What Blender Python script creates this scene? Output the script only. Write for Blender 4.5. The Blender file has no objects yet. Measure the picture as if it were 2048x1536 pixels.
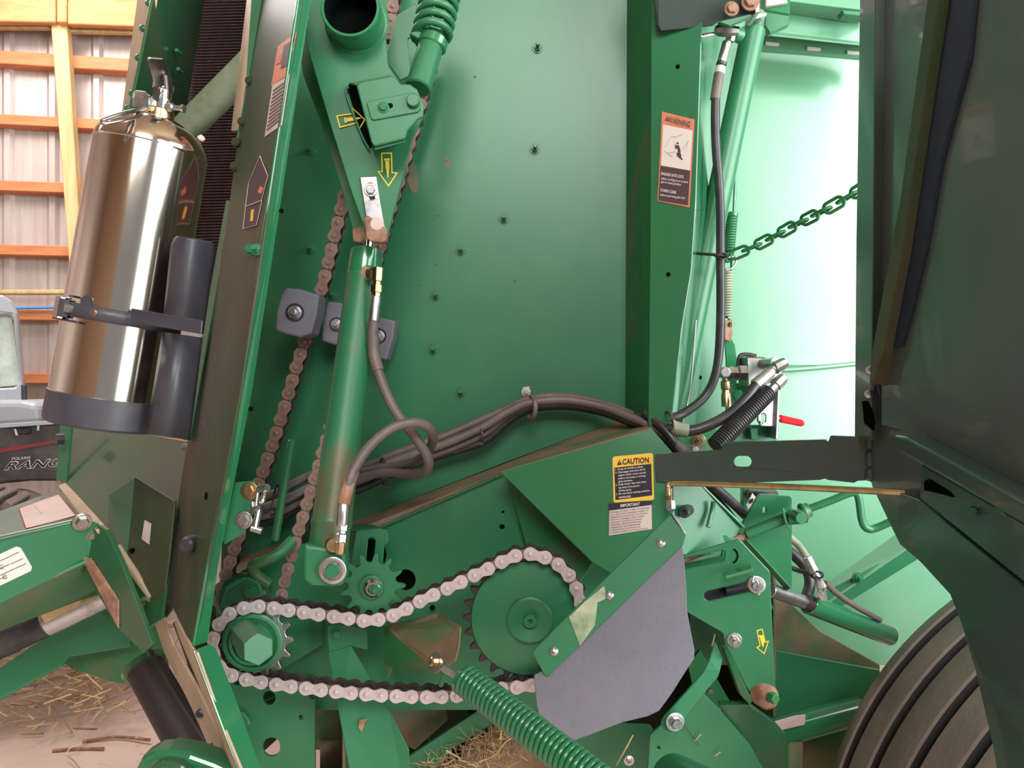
import bpy, bmesh, math, random
from mathutils import Vector, Matrix
from mathutils.geometry import tessellate_polygon
from mathutils.bvhtree import BVHTree
random.seed(7)
sc = bpy.context.scene
col = sc.collection
F = 1520.0; CX, CY, H = 1024.0, 768.0, 1.42

# ---------------------------------------------------------------- camera, light, exposure
cam = bpy.data.cameras.new('camera'); cam.sensor_width = 36; cam.lens = F / 2048 * 36
cam.clip_start = .02
camo = bpy.data.objects.new('camera', cam); col.objects.link(camo)
camo.location = (0, 0, H); camo.rotation_euler = (math.pi / 2, 0, 0); sc.camera = camo
sc.view_settings.view_transform = 'Standard'; sc.view_settings.look = 'None'
sc.view_settings.gamma = 1; sc.view_settings.use_curve_mapping = False
sc.view_settings.exposure = 0.0
w = bpy.data.worlds.new('sky'); sc.world = w; w.use_nodes = True
bg = w.node_tree.nodes['Background']
bg.inputs[0].default_value = (.92, .97, 1, 1); bg.inputs[1].default_value = .34
def area(name, loc, target, sx, sy, power, color):
    l = bpy.data.lights.new(name, 'AREA'); l.shape = 'RECTANGLE'; l.size = sx; l.size_y = sy
    l.energy = power; l.color = color
    o = bpy.data.objects.new(name, l); col.objects.link(o); o.location = loc
    o.rotation_euler = (Vector(target) - Vector(loc)).to_track_quat('-Z', 'Y').to_euler()
    return o
area('doorway_daylight', (3.0, .35, 2.2), (.6, 1.7, 1.3), 1.6, 2.4, 120, (.93, 1, .98))
area('side_opening_daylight', (2.6, -1.1, 1.9), (.9, 1.8, 1.3), 1.9, 3.0, 200, (.88, 1, .94))
area('roof_light', (.35, -2.6, 3.75), (0, 1.4, 1.6), 1.9, 1.5, 168, (.97, 1, .93))
area('back_wall_daylight', (-3.0, 2.2, 4.0), (-2.6, 4.6, 1.6), 1.6, 1.2, 34, (1, .9, .82))
area('floor_fill', (-2.3, 3.1, 3.9), (-1.7, 3.0, 0), 1.6, 1.2, 78, (1, .95, .92))  # unseen overhead lamp, added to brighten the floor at lower left

# ---------------------------------------------------------------- maths helpers
def P(x, y, d): return Vector(((x - CX) / F * d, d, H - (y - CY) / F * d))
class Plane:
    def __init__(s, a, b=None, c=None):
        if b is None: s.p = Vector((0, a, 0)); s.n = Vector((0, -1, 0))
        else:
            A, B, C = P(*a), P(*b), P(*c)
            s.p = A; s.n = (B - A).cross(C - A).normalized()
            if s.n.dot(A - Vector((0, 0, H))) > 0: s.n = -s.n
    def at(s, x, y, off=0):
        r = P(x, y, 1) - Vector((0, 0, H)); o = Vector((0, 0, H))
        pp = s.p + s.n * off
        return o + r * ((pp - o).dot(s.n) / r.dot(s.n))
def pl(d): return d if isinstance(d, Plane) else Plane(d)

# ---------------------------------------------------------------- materials
M = {}
def mat(name, c, rough=.4, metal=0, c2=None, scale=8, amt=.5, bump=0, bscale=60, coat=0, emit=0, stretch=None, trans=0, thr=None, spec=None):
    m = bpy.data.materials.new(name); m.use_nodes = True; nt = m.node_tree; b = nt.nodes['Principled BSDF']
    b.inputs['Base Color'].default_value = (*c, 1); b.inputs['Roughness'].default_value = rough
    b.inputs['Metallic'].default_value = metal
    if coat: b.inputs['Coat Weight'].default_value = coat; b.inputs['Coat Roughness'].default_value = .06
    if spec is not None: b.inputs['Specular IOR Level'].default_value = spec
    if emit: b.inputs['Emission Color'].default_value = (*c, 1); b.inputs['Emission Strength'].default_value = emit
    if trans: b.inputs['Transmission Weight'].default_value = trans
    tc = nt.nodes.new('ShaderNodeTexCoord'); vec = tc.outputs['Object']
    if stretch:
        mp = nt.nodes.new('ShaderNodeMapping'); mp.inputs['Scale'].default_value = stretch
        nt.links.new(vec, mp.inputs['Vector']); vec = mp.outputs['Vector']
    if c2:
        n = nt.nodes.new('ShaderNodeTexNoise'); n.inputs['Scale'].default_value = scale; n.inputs['Detail'].default_value = 7
        n.inputs['Roughness'].default_value = .65
        nt.links.new(vec, n.inputs['Vector'])
        r = nt.nodes.new('ShaderNodeValToRGB'); t = thr or (.62 - amt * .4, .72 - amt * .1)
        r.color_ramp.elements[0].position = t[0]; r.color_ramp.elements[1].position = t[1]
        r.color_ramp.elements[0].color = (*c, 1); r.color_ramp.elements[1].color = (*c2, 1)
        nt.links.new(n.outputs['Fac'], r.inputs['Fac']); nt.links.new(r.outputs['Color'], b.inputs['Base Color'])
    if bump:
        n2 = nt.nodes.new('ShaderNodeTexNoise'); n2.inputs['Scale'].default_value = bscale; n2.inputs['Detail'].default_value = 4
        nt.links.new(vec, n2.inputs['Vector'])
        bp = nt.nodes.new('ShaderNodeBump'); bp.inputs['Strength'].default_value = bump; bp.inputs['Distance'].default_value = .004
        nt.links.new(n2.outputs['Fac'], bp.inputs['Height']); nt.links.new(bp.outputs['Normal'], b.inputs['Normal'])
    M[name] = m; return m
G = (.024, .150, .068); DUST = (.21, .13, .085)
mat('green', G, .36, c2=(.034, .165, .076), scale=5, amt=.3, spec=.5)
mat('green_gloss', G, .17, coat=.4, c2=(.02, .17, .06), scale=4, amt=.3)
mat('green_gate', (.115, .29, .175), .24, spec=.8, c2=(.13, .30, .19), scale=3, amt=.3)  # lighter, hazier green: daylight glare on the gate put into the base colour
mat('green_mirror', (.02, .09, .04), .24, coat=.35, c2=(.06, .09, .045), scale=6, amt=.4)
mat('green_shield', (.035, .062, .052), .3, c2=(.06, .075, .072), scale=2.5, amt=.5, coat=.3)  # greyed base holds reflections of the surroundings on dark green paint
mat('green_olive', (.04, .058, .028), .42, c2=(.085, .07, .045), scale=4, amt=.5, spec=.16)
mat('green_rusty', G, .4, c2=(.17, .085, .05), scale=7, thr=(.5, .68), stretch=(1, 1, .35), bump=.05)
mat('foam', (.010, .017, .035), .8)
mat('shield_inner', (.075, .095, .088), .3, c2=(.11, .105, .115), scale=2.2, amt=.5, coat=.3)  # lighter and greyer again, with the shield's reflections put into the colour
mat('green_dusty', (.025, .15, .055), .55, c2=DUST, scale=9, thr=(.36, .60), bump=.15)
mat('green_dirty', (.022, .16, .055), .45, c2=(.16, .11, .07), scale=6, thr=(.5, .75), bump=.05)
mat('dust', DUST, .9, c2=(.10, .12, .06), scale=14, thr=(.52, .66), bump=.5, bscale=120)
mat('dark_gap', (.004, .006, .005), 1, spec=0)  # near-black stand-in for the shade inside holes, slots and bores
mat('steel', (.42, .40, .40), .3, 1, c2=(.28, .25, .23), scale=30, amt=.4)
mat('zinc', (.56, .54, .57), .36, 1, c2=(.36, .32, .32), scale=40, amt=.3)
mat('chrome', (.8, .8, .8), .08, 1)
mat('stainless', (.78, .68, .62), .12, 1, c2=(.60, .50, .43), scale=3, amt=.6, stretch=(1, 1, .3), bump=.02, bscale=12)
mat('brass', (.62, .47, .27), .28, 1, c2=(.4, .26, .17), scale=30, amt=.4)
mat('rust', (.23, .10, .06), .75, c2=(.38, .22, .16), scale=40, amt=.5, bump=.4)
mat('chain_clean', (.56, .46, .48), .42, .3, c2=(.45, .35, .36), scale=40, amt=.4)
mat('chain_inner', (.27, .20, .21), .5, .3, c2=(.18, .12, .12), scale=40, amt=.4)  # inner plates coloured darker than the outer ones to suggest their shadow
mat('chain_dirty', (.29, .175, .145), .6, .15, c2=(.19, .11, .09), scale=50, amt=.4, bump=.3, bscale=200)
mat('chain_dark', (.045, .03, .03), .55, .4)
mat('rubber', (.13, .12, .155), .62, c2=(.155, .14, .175), scale=7, amt=.5, bump=.15, bscale=150)
mat('rubber_hose', (.115, .085, .085), .5, c2=(.17, .125, .115), scale=12, amt=.5, bump=.15, bscale=200)
mat('rubber_black', (.022, .02, .026), .38, c2=(.07, .055, .055), scale=12, amt=.3)
mat('plastic_black', (.035, .032, .045), .42, c2=(.06, .055, .07), scale=5, amt=.4)
mat('tyre_groove', (.018, .014, .016), .8)  # clean unworn rubber, kept extra dark for the shade inside the grooves
mat('tyre', (.16, .125, .115), .7, c2=(.19, .15, .135), scale=9, amt=.6, bump=.4, bscale=60)
mat('wood', (.72, .36, .15), .6, c2=(.52, .22, .075), scale=3, amt=.55, stretch=(.6, 6, 9), bump=.1)
mat('wood_stud', (.66, .48, .24), .6, c2=(.50, .33, .14), scale=3, amt=.5, stretch=(9, 6, .6), bump=.1)
mat('wood_girt', (.62, .22, .085), .6, c2=(.44, .14, .05), scale=3, amt=.5, stretch=(.6, 6, 9), bump=.1)
mat('sheet_metal', (.50, .415, .395), .4, .3, c2=(.60, .53, .52), scale=3, amt=.5, stretch=(9, 9, .7), bump=.08, bscale=40)
mat('dirt', (.62, .49, .44), .95, c2=(.50, .37, .32), scale=1.6, amt=.6, bump=.8, bscale=16)
mat('straw', (.62, .45, .25), .8, c2=(.42, .27, .14), scale=20, amt=.5)
mat('straw_pale', (.75, .62, .50), .8)
mat('wrap_orange', (.66, .40, .21), .5, c2=(.45, .25, .13), scale=16, amt=.3)
mat('straw_brown', (.26, .15, .09), .9, c2=(.42, .27, .16), scale=30, amt=.5)
mat('belt', (.060, .032, .036), .9, spec=.08, c2=(.032, .018, .022), scale=20, amt=.5)
mat('yellow', (.80, .56, .05), .5)
mat('caution_yellow', (.86, .50, .06), .45, spec=.15)
mat('label_black', (.03, .022, .035), .45, spec=.15)
mat('label_white', (.70, .62, .60), .5)
mat('label_pink', (.60, .46, .44), .5, c2=(.5, .38, .36), scale=20, amt=.3)
mat('label_orange', (.66, .21, .12), .5, spec=.15)
mat('label_red', (.6, .05, .04), .5)
mat('stripe_red', (.22, .03, .035), .5)
mat('label_ink', (.12, .07, .07), .6)
mat('label_maroon', (.085, .045, .055), .5, spec=.15)
mat('red_grip', (.50, .006, .015), .5, spec=.15)
mat('cab_plastic', (.42, .44, .50), .3)
mat('vehicle_black', (.045, .042, .05), .45, c2=(.11, .10, .10), scale=7, amt=.4)
mat('glass', (.72, .80, .74), .1, c2=(.35, .43, .34), scale=5, amt=.6)
mat('blue', (.05, .25, .75), .5)
mat('beige_paint', (.50, .36, .26), .5, c2=(.36, .28, .18), scale=12, amt=.4)
mat('pipe_grey', (.33, .33, .25), .45, c2=(.12, .17, .10), scale=6, amt=.4)
mat('worn_primer', (.42, .44, .30), .6, c2=(.16, .22, .12), scale=20, amt=.5)

# ---------------------------------------------------------------- mesh helpers
LOC = {}
class MB:
    def __init__(s): s.v = []; s.f = []; s.m = []; s.mats = []
    def add(s, vs, fs, m):
        if m not in s.mats: s.mats.append(m)
        k = len(s.v); s.v += [Vector(v) for v in vs]; i = s.mats.index(m)
        for f in fs: s.f.append([k + j for j in f]); s.m.append(i)
        return s
    def build(s, name, parent=None, bevel=0, angle=35, loc=None, smooth=True, seg=1):
        c = Vector(loc) if loc is not None else sum(s.v, Vector()) / len(s.v)
        me = bpy.data.meshes.new(name); me.from_pydata([v - c for v in s.v], [], s.f)
        for m in s.mats: me.materials.append(M[m])
        me.polygons.foreach_set('material_index', s.m)
        bm = bmesh.new(); bm.from_mesh(me); bmesh.ops.remove_doubles(bm, verts=bm.verts, dist=1e-6)
        bmesh.ops.recalc_face_normals(bm, faces=bm.faces); bm.to_mesh(me); bm.free()
        if smooth:
            me.polygons.foreach_set('use_smooth', [True] * len(me.polygons)); me.set_sharp_from_angle(angle=math.radians(angle))
        me.update()
        o = bpy.data.objects.new(name, me); put(o, c, parent)
        if bevel:
            b = o.modifiers.new('bevel', 'BEVEL'); b.width = bevel; b.segments = seg; b.limit_method = 'ANGLE'; b.angle_limit = math.radians(40)
        return o
def put(o, c, parent):
    col.objects.link(o); LOC[o.name] = Vector(c)
    if parent: o.parent = parent; o.location = Vector(c) - LOC[parent.name]
    else: o.location = c
def thing(name, label, cat, loc, group=None):
    o = bpy.data.objects.new(name, None); o.empty_display_size = .03; put(o, loc, None)
    o['label'] = label; o['category'] = cat
    if group: o['group'] = group
    return o
def tag(o, label, cat, group=None, kind=None):
    if label: o['label'] = label
    if cat: o['category'] = cat
    if group: o['group'] = group
    if kind: o['kind'] = kind
    return o
def dup(o, loc, label=None, parent=None, rot=None):
    c = o.copy(); put(c, loc, parent)
    if rot is not None: c.rotation_euler = rot
    if label: c['label'] = label
    for ch in list(o.children):
        k = ch.copy(); put(k, LOC[c.name] + ch.location, c)
        k.location = ch.location
    return c
def prism(mb, front, n, t, m, holes=()):
    """front: list of world points; extruded by -n*t"""
    loops = [list(front)] + [list(h) for h in holes]
    off = -n * t
    for L in loops:
        k = len(L)
        mb.add(L + [v + off for v in L], [[i, (i + 1) % k, (i + 1) % k + k, i + k] for i in range(k)], m)
    if holes:
        flat = [v for L in loops for v in L]; tri = tessellate_polygon(loops)
        mb.add(flat, [list(t_) for t_ in tri], m); mb.add([v + off for v in flat], [list(t_)[::-1] for t_ in tri], m)
    else:
        k = len(front); mb.add(front, [list(range(k))], m); mb.add([v + off for v in front], [list(range(k))[::-1]], m)
    return mb
def circ(cx, cy, rx, ry=None, n=20, rot=0):
    ry = ry or rx; c, s = math.cos(rot), math.sin(rot)
    return [(cx + rx * math.cos(a) * c - ry * math.sin(a) * s, cy + rx * math.cos(a) * s + ry * math.sin(a) * c) for a in [2 * math.pi * i / n for i in range(n)]]
def slot(x0, y0, x1, y1, r, n=8):
    a = math.atan2(y1 - y0, x1 - x0); o = []
    for i in range(n + 1): t = a - math.pi / 2 + math.pi * i / n; o.append((x1 + r * math.cos(t), y1 + r * math.sin(t)))
    for i in range(n + 1): t = a + math.pi / 2 + math.pi * i / n; o.append((x0 + r * math.cos(t), y0 + r * math.sin(t)))
    return o
def plate(name, pts, d, t, m, parent=None, holes=(), bevel=.0012, off=0, seg=1):
    p = pl(d); mb = MB()
    prism(mb, [p.at(x, y, off) for x, y in pts], p.n, t, m, [[p.at(x, y, off) for x, y in h] for h in holes])
    return mb.build(name, parent, bevel=bevel, smooth=False, seg=seg)
def quad3(name, pts, t, m, parent=None, bevel=.001):
    """slab through world points given as (x,y,d)"""
    V = [P(*p) for p in pts]; n = (V[1] - V[0]).cross(V[2] - V[0]).normalized()
    if n.dot(V[0] - Vector((0, 0, H))) > 0: n = -n
    mb = MB(); prism(mb, V, n, t, m); return mb.build(name, parent, bevel=bevel, smooth=False)
def frame(axis):
    axis = axis.normalized(); up = Vector((0, 0, 1)) if abs(axis.z) < .9 else Vector((1, 0, 0))
    u = axis.cross(up).normalized(); return u, axis.cross(u).normalized()
def lathe_to(mb, p0, axis, prof, m, n=24, closed=True, a0=0):
    a = axis.normalized(); u, v = frame(a); vs = []; k = len(prof)
    for t, r in prof:
        for i in range(n):
            an = a0 + 2 * math.pi * i / n; vs.append(p0 + a * t + (u * math.cos(an) + v * math.sin(an)) * r)
    fs = [[j * n + i, j * n + (i + 1) % n, (j + 1) * n + (i + 1) % n, (j + 1) * n + i] for j in range(k - 1) for i in range(n)]
    if closed: fs.append(list(range(n))[::-1]); fs.append([(k - 1) * n + i for i in range(n)])
    mb.add(vs, fs, m); return mb
def lathe(name, p0, axis, prof, m, parent=None, n=28, closed=True, bevel=0, a0=0, angle=35):
    return lathe_to(MB(), p0, axis, prof, m, n, closed, a0).build(name, parent, bevel=bevel, angle=angle)
def rod(name, a, b, r, m, parent=None, n=20, r2=None, bevel=0):
    A, B = P(*a), P(*b); L = (B - A).length; r2 = r2 or r
    e = min(r, r2) * .12
    return lathe(name, A, B - A, [(0, r - e), (e, r), (L - e, r2), (L, r2 - e)], m, parent, n)
def smooth_path(pts, n=8):
    if len(pts) < 3: return pts
    q = [pts[0] * 2 - pts[1]] + pts + [pts[-1] * 2 - pts[-2]]; o = []
    for i in range(1, len(q) - 2):
        for j in range(n):
            t = j / n; a, b, c, d = q[i - 1], q[i], q[i + 1], q[i + 2]
            o.append(.5 * ((2 * b) + (c - a) * t + (2 * a - 5 * b + 4 * c - d) * t * t + (3 * b - a - 3 * c + d) * t ** 3))
    o.append(pts[-1]); return o
def sweep(mb, path, r, m, n=12, rf=None):
    k = len(path); tang = [(path[min(i + 1, k - 1)] - path[max(i - 1, 0)]).normalized() for i in range(k)]
    u, v = frame(tang[0]); vs = []
    for i in range(k):
        u = (u - tang[i] * u.dot(tang[i])).normalized(); v = tang[i].cross(u); rr = rf(i) if rf else r
        for j in range(n): a = 2 * math.pi * j / n; vs.append(path[i] + (u * math.cos(a) + v * math.sin(a)) * rr)
    fs = [[i * n + j, i * n + (j + 1) % n, (i + 1) * n + (j + 1) % n, (i + 1) * n + j] for i in range(k - 1) for j in range(n)]
    fs += [list(range(n))[::-1], [(k - 1) * n + j for j in range(n)]]
    mb.add(vs, fs, m); return mb
def tube(name, pts, r, m, parent=None, n=12, sm=8, rf=None):
    W = [P(*p) for p in pts]; path = smooth_path(W, sm) if sm else W
    return sweep(MB(), path, r, m, n, rf).build(name, parent, angle=60)
def spring(name, a, b, R, r, turns, m, parent=None, n=8, ends=True, res=16):
    A, B = P(*a), P(*b); ax = B - A; L = ax.length; ax.normalize(); u, v = frame(ax); path = []
    N = int(turns * res)
    for i in range(N + 1):
        t = i / N; an = 2 * math.pi * turns * t; path.append(A + ax * L * t + (u * math.cos(an) + v * math.sin(an)) * R)
    return sweep(MB(), path, r, m, n).build(name, parent, angle=70)
def bolt(name, x, y, d, r, m='green', parent=None, off=0, stud=0, washer=None, wm=None, head=.6, tilt=0):
    """hex bolt on a plane at pixel x,y; r = head radius in metres"""
    p = pl(d); c = p.at(x, y, off); mb = MB(); wr = washer if washer else r * 1.45
    lathe_to(mb, c, p.n, [(-.001, wr), (r * .18, wr), (r * .22, wr * .96)], wm or m, 20)
    lathe_to(mb, c + p.n * r * .2, p.n, [(0, r), (r * head * .85, r), (r * head, r * .88)], m, 6, a0=tilt)
    if stud: lathe_to(mb, c + p.n * r * (head + .2), p.n, [(0, r * .5), (stud * .9, r * .5), (stud, r * .42)], m, 12)
    return mb.build(name, parent, loc=c, angle=30)
_tc = {}
def text(name, s, TL, TR, BL, m, parent, lift=.0006, fit='both', shear=0, bold=.0, align='LEFT', sp=1.0):
    """flat lettering stretched into the box given by three world corners"""
    cu = bpy.data.curves.new('t', 'FONT'); cu.body = s; cu.shear = shear; cu.offset = bold; cu.align_x = align; cu.space_line = sp
    cu.resolution_u = 3
    o = bpy.data.objects.new('t', cu); col.objects.link(o); bpy.context.view_layer.update()
    me = bpy.data.meshes.new_from_object(o.evaluated_get(bpy.context.evaluated_depsgraph_get()))
    bpy.data.objects.remove(o); bpy.data.curves.remove(cu)
    xs = [v.co.x for v in me.vertices]; ys = [v.co.y for v in me.vertices]
    x0, x1, y0, y1 = min(xs), max(xs), min(ys), max(ys); U = TR - TL; V = BL - TL
    n = U.cross(V).normalized()
    if n.dot(TL - Vector((0, 0, H))) > 0: n = -n
    c = TL + U * .5 + V * .5
    for v in me.vertices:
        v.co = TL + U * ((v.co.x - x0) / (x1 - x0)) + V * ((y1 - v.co.y) / (y1 - y0)) + n * lift - c
    me.materials.clear(); me.materials.append(M[m]); me.name = name
    ob = bpy.data.objects.new(name, me); put(ob, c, parent); return ob
def label_plate(name, d, TL, TR, BR, BL, m, parent, off=.0008, t=.0006):
    return plate(name, [TL, TR, BR, BL], d, t, m, parent, bevel=0, off=off)
def box(name, lo, hi, m, parent=None, bevel=.004):
    lo, hi = Vector(lo), Vector(hi); vs = [(x, y, z) for x in (lo.x, hi.x) for y in (lo.y, hi.y) for z in (lo.z, hi.z)]
    return MB().add(vs, [(0, 1, 3, 2), (4, 6, 7, 5), (0, 4, 5, 1), (2, 3, 7, 6), (0, 2, 6, 4), (1, 5, 7, 3)], m).build(name, parent, bevel=bevel, smooth=False)

# ---------------------------------------------------------------- setting
fl = MB(); N = 60
vs = [Vector((-7 + 14 * i / N, -4 + 10 * j / N, .012 * math.sin(i * 1.3 + j * .7) + random.uniform(-.006, .006))) for j in range(N + 1) for i in range(N + 1)]
fl.add(vs, [[j * (N + 1) + i, j * (N + 1) + i + 1, (j + 1) * (N + 1) + i + 1, (j + 1) * (N + 1) + i] for j in range(N) for i in range(N)], 'dirt')
tag(fl.build('floor'), 'bare pinkish dirt floor of the barn scattered with straw', None, kind='structure')

# back wall: plane receding slightly to the right
WP = Plane((0, 0, 4.4), (300, 0, 4.53), (0, 800, 4.4))
wn = WP.n; wx = Vector((wn.y, -wn.x, 0)).normalized()
if wx.x < 0: wx = -wx
W0 = WP.at(0, 768)
def wpt(u, z, off=0): p = W0 + wx * u + wn * off; return Vector((p.x, p.y, z))
wall = MB()
k = 0; u = -4.0
rib = []
while u < 3.2: rib += [(u, 0), (u + .17, 0), (u + .19, .018), (u + .22, .018)]; u += .24
for a, b in zip(rib[:-1], rib[1:]):
    wall.add([wpt(a[0], -.05, a[1]), wpt(b[0], -.05, b[1]), wpt(b[0], 4.3, b[1]), wpt(a[0], 4.3, a[1])], [(0, 1, 2, 3)], 'sheet_metal')
wall_o = tag(wall.build('wall_back', loc=wpt(0, 0), angle=10), 'grey pink corrugated metal wall of the barn', None, kind='structure')
def wslab(name, pts, o0, o1, m):
    """slab on the wall by pixels, from offset o0 to o1 off the wall"""
    return plate(name, pts, WP, o1 - o0, m, wall_o, off=o1, bevel=.006)
def wbar(y0l, y0r, h, x0=-1500, x1=1100, o1=.09, m='wood_girt', name='girt', hr=None):
    # y at px 0 and px 280, extrapolated along a constant height in the world
    zt = WP.at(0, y0l).z; zb = WP.at(0, y0l + h).z
    A, B = wpt(-4, zt, o1), wpt(3.2, zt, o1); C, D = wpt(3.2, zb, o1), wpt(-4, zb, o1)
    return prism(MB(), [A, B, C, D], wn, o1, m).build(name, wall_o, bevel=.004, smooth=False)
for y in (-110, 113, 238, 368, 494, 622, 747, 872): wbar(y, y, 20 if y > 130 else 26)
def wv(name, pts, m, o1=.2, t=.1): return plate(name, pts, WP, t, m, wall_o, off=o1, bevel=.005)
wv('stud', [(101, 44), (133, 44), (166, 570), (141, 570)], 'wood_stud', .16, .07)
wv('header_board', [(-400, -160), (111, -160), (111, 44), (-400, 40)], 'wood', .2, .05)
wv('header_board', [(113, -160), (133, -160), (133, 44), (113, 44)], 'wood', .21, .06)
wv('header_board', [(135, -160), (420, -160), (420, 58), (135, 48)], 'wood', .2, .05)
wv('ledger_strip', [(-400, 47), (100, 49), (100, 56), (-400, 54)], 'wood_stud', .12, .04)
wv('ledger_strip', [(135, 56), (420, 62), (420, 69), (135, 63)], 'wood_stud', .12, .04)
wv('ledger_strip', [(-400, 579), (146, 579), (146, 588), (-400, 588)], 'wood_stud', .17, .06)
for xx in (-330, 520): wv('stud', [(xx, 44), (xx + 32, 44), (xx + 45, 1100), (xx + 15, 1100)], 'wood_stud', .16, .07)
tag(tube('cable', [(-60, 617, 4.23), (60, 616, 4.27), (150, 614, 4.30), (300, 610, 4.36)], .007, 'blue'), 'thin blue cable running along the back wall behind the cab', 'cable')
box('ceiling', (-7, -3.5, 4.25), (4.2, 6, 4.35), 'beige_paint')
tag(bpy.data.objects['ceiling'], 'wooden barn ceiling out of view above', None, kind='structure')
box('wall_left', (-5.1, -3.5, -.05), (-5, 5.5, 4.25), 'sheet_metal'); tag(bpy.data.objects['wall_left'], 'metal sheet barn wall beyond the left edge', None, kind='structure')
box('wall_behind', (-5, -3.5, -.05), (-.5, -3.4, 4.25), 'beige_paint'); tag(bpy.data.objects['wall_behind'], 'boarded barn wall behind the viewer', None, kind='structure')

# straw on the floor
st = MB()
for i in range(190):
    x, y = random.uniform(-2.9, -.7), random.uniform(2.2, 3.9); a = random.uniform(0, 6.28); L = random.uniform(.02, .11); z = .02
    p0 = Vector((x, y, z)); p1 = p0 + Vector((math.cos(a) * L, math.sin(a) * L, random.uniform(0, .015)))
    sweep(st, [p0, (p0 + p1) / 2 + Vector((0, 0, .004)), p1], random.uniform(.0008, .0022), random.choice(['straw_pale', 'straw', 'straw_brown']), 4)
tag(st.build('straw_litter', loc=(-1.8, 3.2, 0)), 'loose straw bits strewn over the dirt floor at lower left', 'straw', kind='stuff')
for nm, pts, lab in (('stick', [(165, 1483, 2.7), (235, 1474, 2.75), (300, 1480, 2.7)], 'thin brown stick lying left of the dark roller'),
                     ('wood_chip', [(105, 1502, 2.6), (150, 1498, 2.62), (208, 1497, 2.62)], 'reddish wood splinter lying nearest the left corner')):
    pts = [(x, y, H / ((y - CY) / F) - .02) for x, y, _ in pts]
    tag(tube(nm, pts, .006, 'rust', n=6), lab, 'debris')

# ---------------------------------------------------------------- utility vehicle, far left
v = thing('utility_vehicle', 'black and silver utility vehicle parked behind at far left, mostly cut off', 'vehicle', P(0, 1020, 3.3))
VP = Plane((0, 900, 3.2), (300, 900, 3.35), (0, 1000, 3.2))
plate('bed_side', [(-300, 868), (0, 851), (60, 845), (200, 838), (200, 962), (60, 962), (0, 968), (-300, 975)], VP, .9, 'vehicle_black', v, bevel=.01)
plate('bed_rail', [(-300, 866), (0, 848), (200, 835), (200, 842), (0, 856), (-300, 874)], VP, .03, 'cab_plastic', v, off=.02)
s = plate('stripe', [(-300, 915), (0, 897), (120, 878), (200, 870), (200, 876), (120, 885), (0, 906), (-300, 922)], VP, .004, 'label_red', v, bevel=0, off=.006); s.data.materials[0] = M['stripe_red']
o = plate('bed_handle', [(30, 856), (62, 856), (60, 868), (35, 868)], VP, .01, 'rubber_black', v, off=.012, bevel=.003)
plate('latch_mark', [(74, 850), (79, 850), (78, 861), (74, 861)], VP, .004, 'label_white', v, off=.01, bevel=0)
plate('latch_mark', [(28, 858), (33, 857), (36, 872), (31, 870)], VP, .004, 'label_white', v, off=.01, bevel=0)
def vt(a, b, c, **k): return dict(TL=VP.at(*a), TR=VP.at(*b), BL=VP.at(*c), **k)
text('lettering', 'RANGER', m='label_white', parent=v, lift=.008, shear=.35, bold=.045, **vt((11, 923), (172, 912), (9, 941)))
text('lettering_fill', 'RANGER', m='label_black', parent=v, lift=.010, shear=.35, bold=.005, **vt((12.5, 924.5), (170, 913.5), (11, 939.5)))
text('small_lettering', 'POLARIS', m='label_white', parent=v, lift=.008, shear=.1, bold=.01, **vt((25, 914.5), (62, 912), (25, 920)))
# cab
CPn = Plane((0, 700, 3.5), (100, 700, 3.6), (0, 800, 3.5))
plate('cab_frame', [(-250, 585), (5, 590), (24, 602), (34, 625), (46, 770), (46, 850), (-250, 850)], CPn, .25, 'cab_plastic', v, holes=[[(-180, 632), (20, 628), (27, 640), (40, 765), (30, 775), (-180, 785)]], bevel=.008)
plate('window', [(-185, 626), (22, 624), (42, 770), (-185, 790)], CPn, .01, 'glass', v, off=-.05)
rod('side_pole', (48, 770, 3.45), (50, 845, 3.45), .012, 'vehicle_black', v)
plate('hood', [(-250, 805), (40, 800), (72, 806), (77, 850), (-250, 870)], 3.35, .3, 'cab_plastic', v, bevel=.03, seg=3)
plate('cargo_box', [(72, 804), (160, 800), (160, 850), (76, 850)], 3.6, .3, 'plastic_black', v, bevel=.01)
plate('wall_tool', [(116, 702), (128, 700), (130, 722), (126, 750), (120, 750)], 3.7, .04, 'vehicle_black', v, bevel=.01)
# tyre with lugs
tc_ = P(-30, 1095, 3.05); tr = (1095 - 985) / F * 3.05
wh = thing('vehicle_tyre', 'lugged black tyre below the bed of the utility vehicle', 'tyre', tc_ + Vector((0, .1, -tr)))
lathe('tread', tc_ + Vector((0, -.05, 0)), Vector((0, 1, 0)), [(0, tr * .55), (0, tr * .8), (.03, tr * .95), (.25, tr * .95), (.28, tr * .8), (.28, tr * .55)], 'tyre', wh, 40)
lug = None
for i in range(26):
    a = 2 * math.pi * i / 26; u = Vector((math.cos(a), 0, math.sin(a))); t = Vector((-math.sin(a), 0, math.cos(a))); c = tc_ + u * tr * .97
    mb = MB(); hx = []
    for (tt, yy) in ((-.022, -.06), (.012, -.06), (.045, .1), (.01, .1)): hx.append(c + t * tt + Vector((0, yy, 0)) + u * .02)
    prism(mb, hx, u, .04, 'tyre'); mb.build('lug', wh, bevel=.004, smooth=False)

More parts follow.
